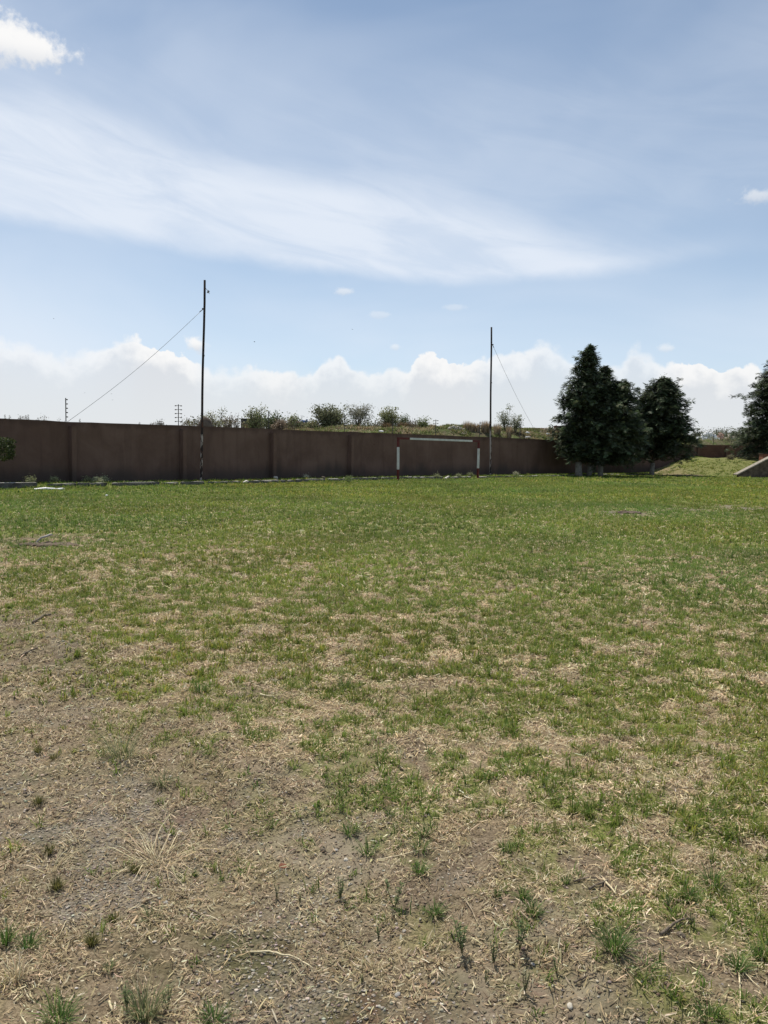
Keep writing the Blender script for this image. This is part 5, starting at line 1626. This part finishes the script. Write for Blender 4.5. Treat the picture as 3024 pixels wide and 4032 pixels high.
def brown_mound():
    y = 60.0
    c = atd(806, 1680, y)
    mb = MB()
    mb.lump((0, 0, -1.0), (.55, .5, 1.55), 3, 3, .35); mb.lump((.33, .1, -1.0), (.42, .4, 1.25), 5, 3, .3); mb.lump((-.5, 0, -.9), (.35, .4, .95), 6, 3, .3)
    o = mb.build('earth_mound', M['mound_earth']); o.location = c
    tag(o, 'brown humped earth mound showing above the wall behind the taller rusty pole', 'mound')
brown_mound()
def cabin():
    y = 72.0
    a = atd(948, 1650, y); b = atd(1030, 1650, y)
    W = b.x - a.x; H = a.z
    t = empty('cabin', (a.x, y, 0), 'dark grey box cabin with a reddish panel, half hidden by the fresh green tree', 'cabin')
    MB().box((W / 2, 1.0, H / 2), (W, 2.0, H), None, .02).build('wall', M['cabin'], t)
    MB().box((W / 2, 1.0, H + .03), (W + .1, 2.1, .06)).build('roof', M['dark_metal'], t)
    MB().box((W * .36, -.015, H - .62), (W * .42, .03, .42)).build('panel', M['cabin_red'], t)
cabin()
def tower():
    y = 130.0
    c = atd(1197, 1690, y); top = atd(1197, 1655, y); s = y / F
    t = empty('water_tower', (c.x, y, 0), 'small far blue and white water tower with an antenna', 'water tower')
    zt = top.z
    for sx in (-1, 1):
        for sy in (-1, 1):
            MB().tube([(sx * .32, sy * .32, 0), (sx * .26, sy * .26, zt - .6)], .045, 6).build('leg', M['grey_paint'], t)
    b = MB()
    for k in range(5):
        z = zt - 1.0 - k * .55
        b.tube([(-.3, -.3, z), (.3, -.3, z - .5)], .03, 5); b.tube([(.3, -.3, z), (-.3, -.3, z - .5)], .03, 5)
    b.build('brace', M['grey_paint'], t)
    tk = MB(); tk.tube([(-.12, 0, zt - .75), (-.12, 0, zt - .05), (-.12, 0, zt + .02)], [.42, .42, .2], 14); tk.build('tank', M['blue_paint'], t)
    tk = MB(); tk.box((.42, 0, zt - .2), (.28, .3, .75), None, .03); tk.build('panel', M['blue_paint'], t)
    q = atd(1188, 1635, y)
    an = MB(); x0 = q.x - c.x
    an.tube([(x0, 0, zt - 1.2), (x0, 0, q.z)], .03, 5); an.tube([(x0 - .25, 0, q.z - .12), (x0 + .25, 0, q.z - .05)], .02, 5)
    an.tube([(x0, 0, zt - .9), (0, 0, zt - .9)], .03, 5)
    an.build('antenna', M['grey_paint'], t)
tower()

# ------------------------------------------------------------------ clipped shrub at the left edge
def topiary():
    y = 32.0
    p = atd(-60, 1850, y); z0 = gz1(p.x, y)
    t = empty('clipped_shrub', (p.x, y, z0), 'dark clipped box-shaped shrub on a bare trunk, cut by the left edge of the photo', 'shrub')
    zt = atd(10, 1722, y).z - z0; zb = atd(0, 1812, y).z - z0
    MB().tube([(0, 0, -.2), (.03, 0, zb * .6), (0, 0, zb + .3)], [.08, .07, .06], 8).build('trunk', M['bark'], t)
    n = 5200
    W = (38 + 60) * y / F
    q = rng.uniform(-1, 1, (n, 3)); q /= ((np.abs(q) ** 5).sum(1) ** .2)[:, None]
    q *= rng.uniform(.86, 1.02, n)[:, None]
    P = q * np.array([W, W * .9, (zt - zb) / 2]) + np.array([0, 0, (zt + zb) / 2])
    d = rng.normal(0, 1, (n, 3)); d /= np.linalg.norm(d, axis=1)[:, None]
    s = np.cross(d, rng.normal(0, 1, (n, 3))); s /= np.linalg.norm(s, axis=1)[:, None]
    L = rng.uniform(.04, .10, n)[:, None]
    V = np.stack([P, P + d * L * .5 + s * L * .4, P + d * L, P + d * L * .5 - s * L * .4], 1).reshape(-1, 3)
    c = palette(n, [(.05, .068, .02), (.075, .09, .026), (.04, .052, .02)], [.4, .3, .3])
    np_mesh('crown', V, [np.arange(n * 4).reshape(-1, 4)], M['leaf'], np.repeat(c, 4, 0), parent=t)
topiary()

# ------------------------------------------------------------------ bed in front of the wall: weeds, stones
def bed_weed(lab, u, v, hpx, wpx, seed, col=(.14, .15, .08)):
    p = at(u, v, .12); s = p.y / F
    bush(lab, p.x, p.y, .1, hpx * s, wpx * s, seed, col, tuple(c * 1.5 for c in col), 5, .8, .06, .3, 'weed', 'weed', 'weeds along the wall foot', .01)
bed_weed('dry twiggy weed by the wall behind the long dark kerb at the left', 121, 1906, 26, 8, 1)
bed_weed('thin dry stalk weed right of the dry twiggy one at the left', 214, 1902, 18, 10, 2)
bed_weed('low leafy weed at the wall foot, left of the pale leafy weeds', 343, 1898, 13, 15, 3)
bed_weed('pale leafy weed at the wall foot, the widest', 386, 1900, 13, 26, 4, (.2, .21, .13))
bed_weed('pale leafy weed at the right end of the leafy weeds', 410, 1898, 16, 12, 5, (.2, .21, .13))
bed_weed('thin grey weed inside the goal near its middle', 1719, 1880, 12, 6, 6)
bed_weed('thin grey weed inside the goal near the right post', 1854, 1876, 13, 5, 7)
bed_weed('small grey weed inside the goal between the other two', 1805, 1878, 8, 6, 8)
bed_weed('pale weed at the wall foot right of the second pole', 2031, 1872, 11, 14, 9, (.22, .22, .15))
bed_weed('tiny pale weed at the wall foot left of the dark stone', 1206, 1884, 10, 4, 10, (.25, .24, .18))
bed_weed('small green weed in the kerb joint below the right wall pilaster', 1372, 1892, 14, 12, 11, (.12, .15, .06))
for i, (lab, u, v, w, mat) in enumerate((('pale flat stone on the bed right of the middle pilaster', 1085, 1884, 14, 'pale_stone'), ('dark boulder-like stone at the wall foot', 1274, 1886, 20, 'brown_stone'), ('pale stone perched beside the dark stone at the wall foot', 1280, 1877, 8, 'pale_stone'),
                                        ('small pale stone at the wall foot left of the right pilaster', 1354, 1884, 7, 'pale_stone'), ('small grey stone at the wall foot, right of the dark stone', 1297, 1887, 8, 'grey_stone'))):
    p = at(u, v, .14); r = w * p.y / F / 2
    o = MB().lump((0, 0, r * .4), (r, r * .8, r * .7), 70 + i, 2, .5).build('stone', M[mat]); o.location = p
    tag(o, lab, 'stone')

# ------------------------------------------------------------------ ramp wall at the right edge
def ramp():
    y = 66.5
    a = atd(2902, 1868, y); b = atd(3024, 1811, y)
    z0 = gz1(a.x - .3, y - .6)
    dx = b.x - a.x; dz = b.z - z0
    k = 2.3
    t = empty('ramp_wall', (a.x, y, z0), 'sloping dark retaining wall with a pale concrete coping at the right edge', 'retaining wall')
    poly = [(0.15, 0, -.3), (dx * k, 0, -.3), (dx * k, 0, dz * 1.35), (dx * 1.35, 0, dz * 1.35), (0.1, 0, a.z - z0)]
    MB().prism(poly, (0, .32, 0)).build('wall_face', M['mound_earth'], t)
    n = Vector((-dz, 0, dx)).normalized()
    mb = MB()
    e0 = Vector((-.02, -.10, a.z - z0 - .06)); e1 = Vector((dx * 1.35, -.10, dz * 1.35 + .01))
    mb.prism([e0, e1, e1 + n * .08, e0 + n * .08], (0, .75, 0))
    mb.prism([Vector((dx * 1.35, -.10, dz * 1.35 + .012)), Vector((dx * k, -.10, dz * 1.35 + .012)), Vector((dx * k, -.10, dz * 1.35 + .09)), Vector((dx * 1.35, -.10, dz * 1.35 + .09))], (0, .6, 0))
    mb.build('coping', M['coping'], t)
    c = atd(3005, 1812, 69)
    t2 = empty('brick_planter', c, 'low brown brick block standing above the ramp coping at the right edge', 'planter')
    MB().box((1.0, .4, .15), (2.0, .8, .7), None, .015).build('block_body', M['brickwall'] if False else M['cabin_red'], t2)
    MB().box((1.0, .4, .53), (2.1, .9, .06), None, .01).build('cap', M['mound_earth'], t2)
ramp()
for i, (lab, u, v, h, w) in enumerate((('grey bushy weed in front of the ramp wall, the left one', 2968, 1874, 17, 20), ('grey bushy weed in front of the ramp wall, the right one at the photo edge', 2998, 1872, 22, 28))):
    p = at(u, v, .05); s = p.y / F
    bush(lab, p.x, p.y, .02, h * s, w * s, 90 + i, (.13, .125, .085), (.19, .18, .12), 8, 1.2, .06, .2, 'weed', 'weed', 'weeds before the ramp wall', .01)
for i, (lab, u, v, h, w) in enumerate((('brown leafy bush on the crest of the grass bank beside the brick block', 2992, 1806, 26, 26), ('small grey shrub on the crest of the grass bank', 2952, 1800, 16, 14), ('low twiggy shrub at the left foot of the right-hand cypress', 2875, 1802, 12, 22))):
    p = atd(u, v, 75); s = p.y / F
    zz = gz1(p.x, p.y)
    bush(lab, p.x, p.y, zz - .03, h * s, w * s, 95 + i, (.12, .105, .06), (.17, .15, .09), 7, 1.3, .08, .2, 'bush', 'bush', 'shrubs on the grass bank', .012)
def twig_on_bank():
    p = gpt(2762, 1826)
    mb = MB()
    mb.tube([(-.5, 0, .35), (0, 0, .08), (.35, -.05, .12)], [.03, .035, .02], 6); mb.tube([(0, 0, .08), (-.2, .1, .05), (.1, -.1, -.02)], [.03, .03, .02], 6)
    o = mb.build('dead_branch', M['dark_wood']); o.location = p
    tag(o, 'dark dead branch lying on the grass bank', 'branch')
twig_on_bank()

# ------------------------------------------------------------------ birds in the sky
def bird(lab, u, v, y, span, seed):
    c = atd(u, v, y)
    rs = random.Random(seed)
    t = empty('bird', c, lab, 'bird', 'birds in the sky', rs.uniform(0, 3))
    b = MB(); b.tube([(0, -.5 * span * .5, 0), (0, -.1 * span, .0), (0, .15 * span, 0), (0, .3 * span, .01)], [.01 * span, .07 * span, .05 * span, .005], 7)
    for s in (-1, 1):
        b.prism([(0, -.1 * span, .03 * span), (s * .25 * span, -.05 * span, .12 * span), (s * .5 * span, -.14 * span, .05 * span), (s * .25 * span, .08 * span, .11 * span), (0, .1 * span, .03 * span)], (0, 0, .012 * span))
    b.build('body', M['feather'], t)
for i, (lab, u, v) in enumerate((('tiny dark bird high in the sky at the left', 211, 1255), ('tiny dark bird left of the long guy wire', 332, 1547), ('tiny dark bird right of the long guy wire, the upper one', 439, 1551), ('tiny dark bird right of the long guy wire, the lower one', 442, 1575),
                                 ('tiny dark bird in the middle of the sky', 1387, 1297), ('dark bird right of the taller rusty pole', 1002, 1346))):
    bird(lab, u, v, 60, .16 if i != 5 else .24, i)
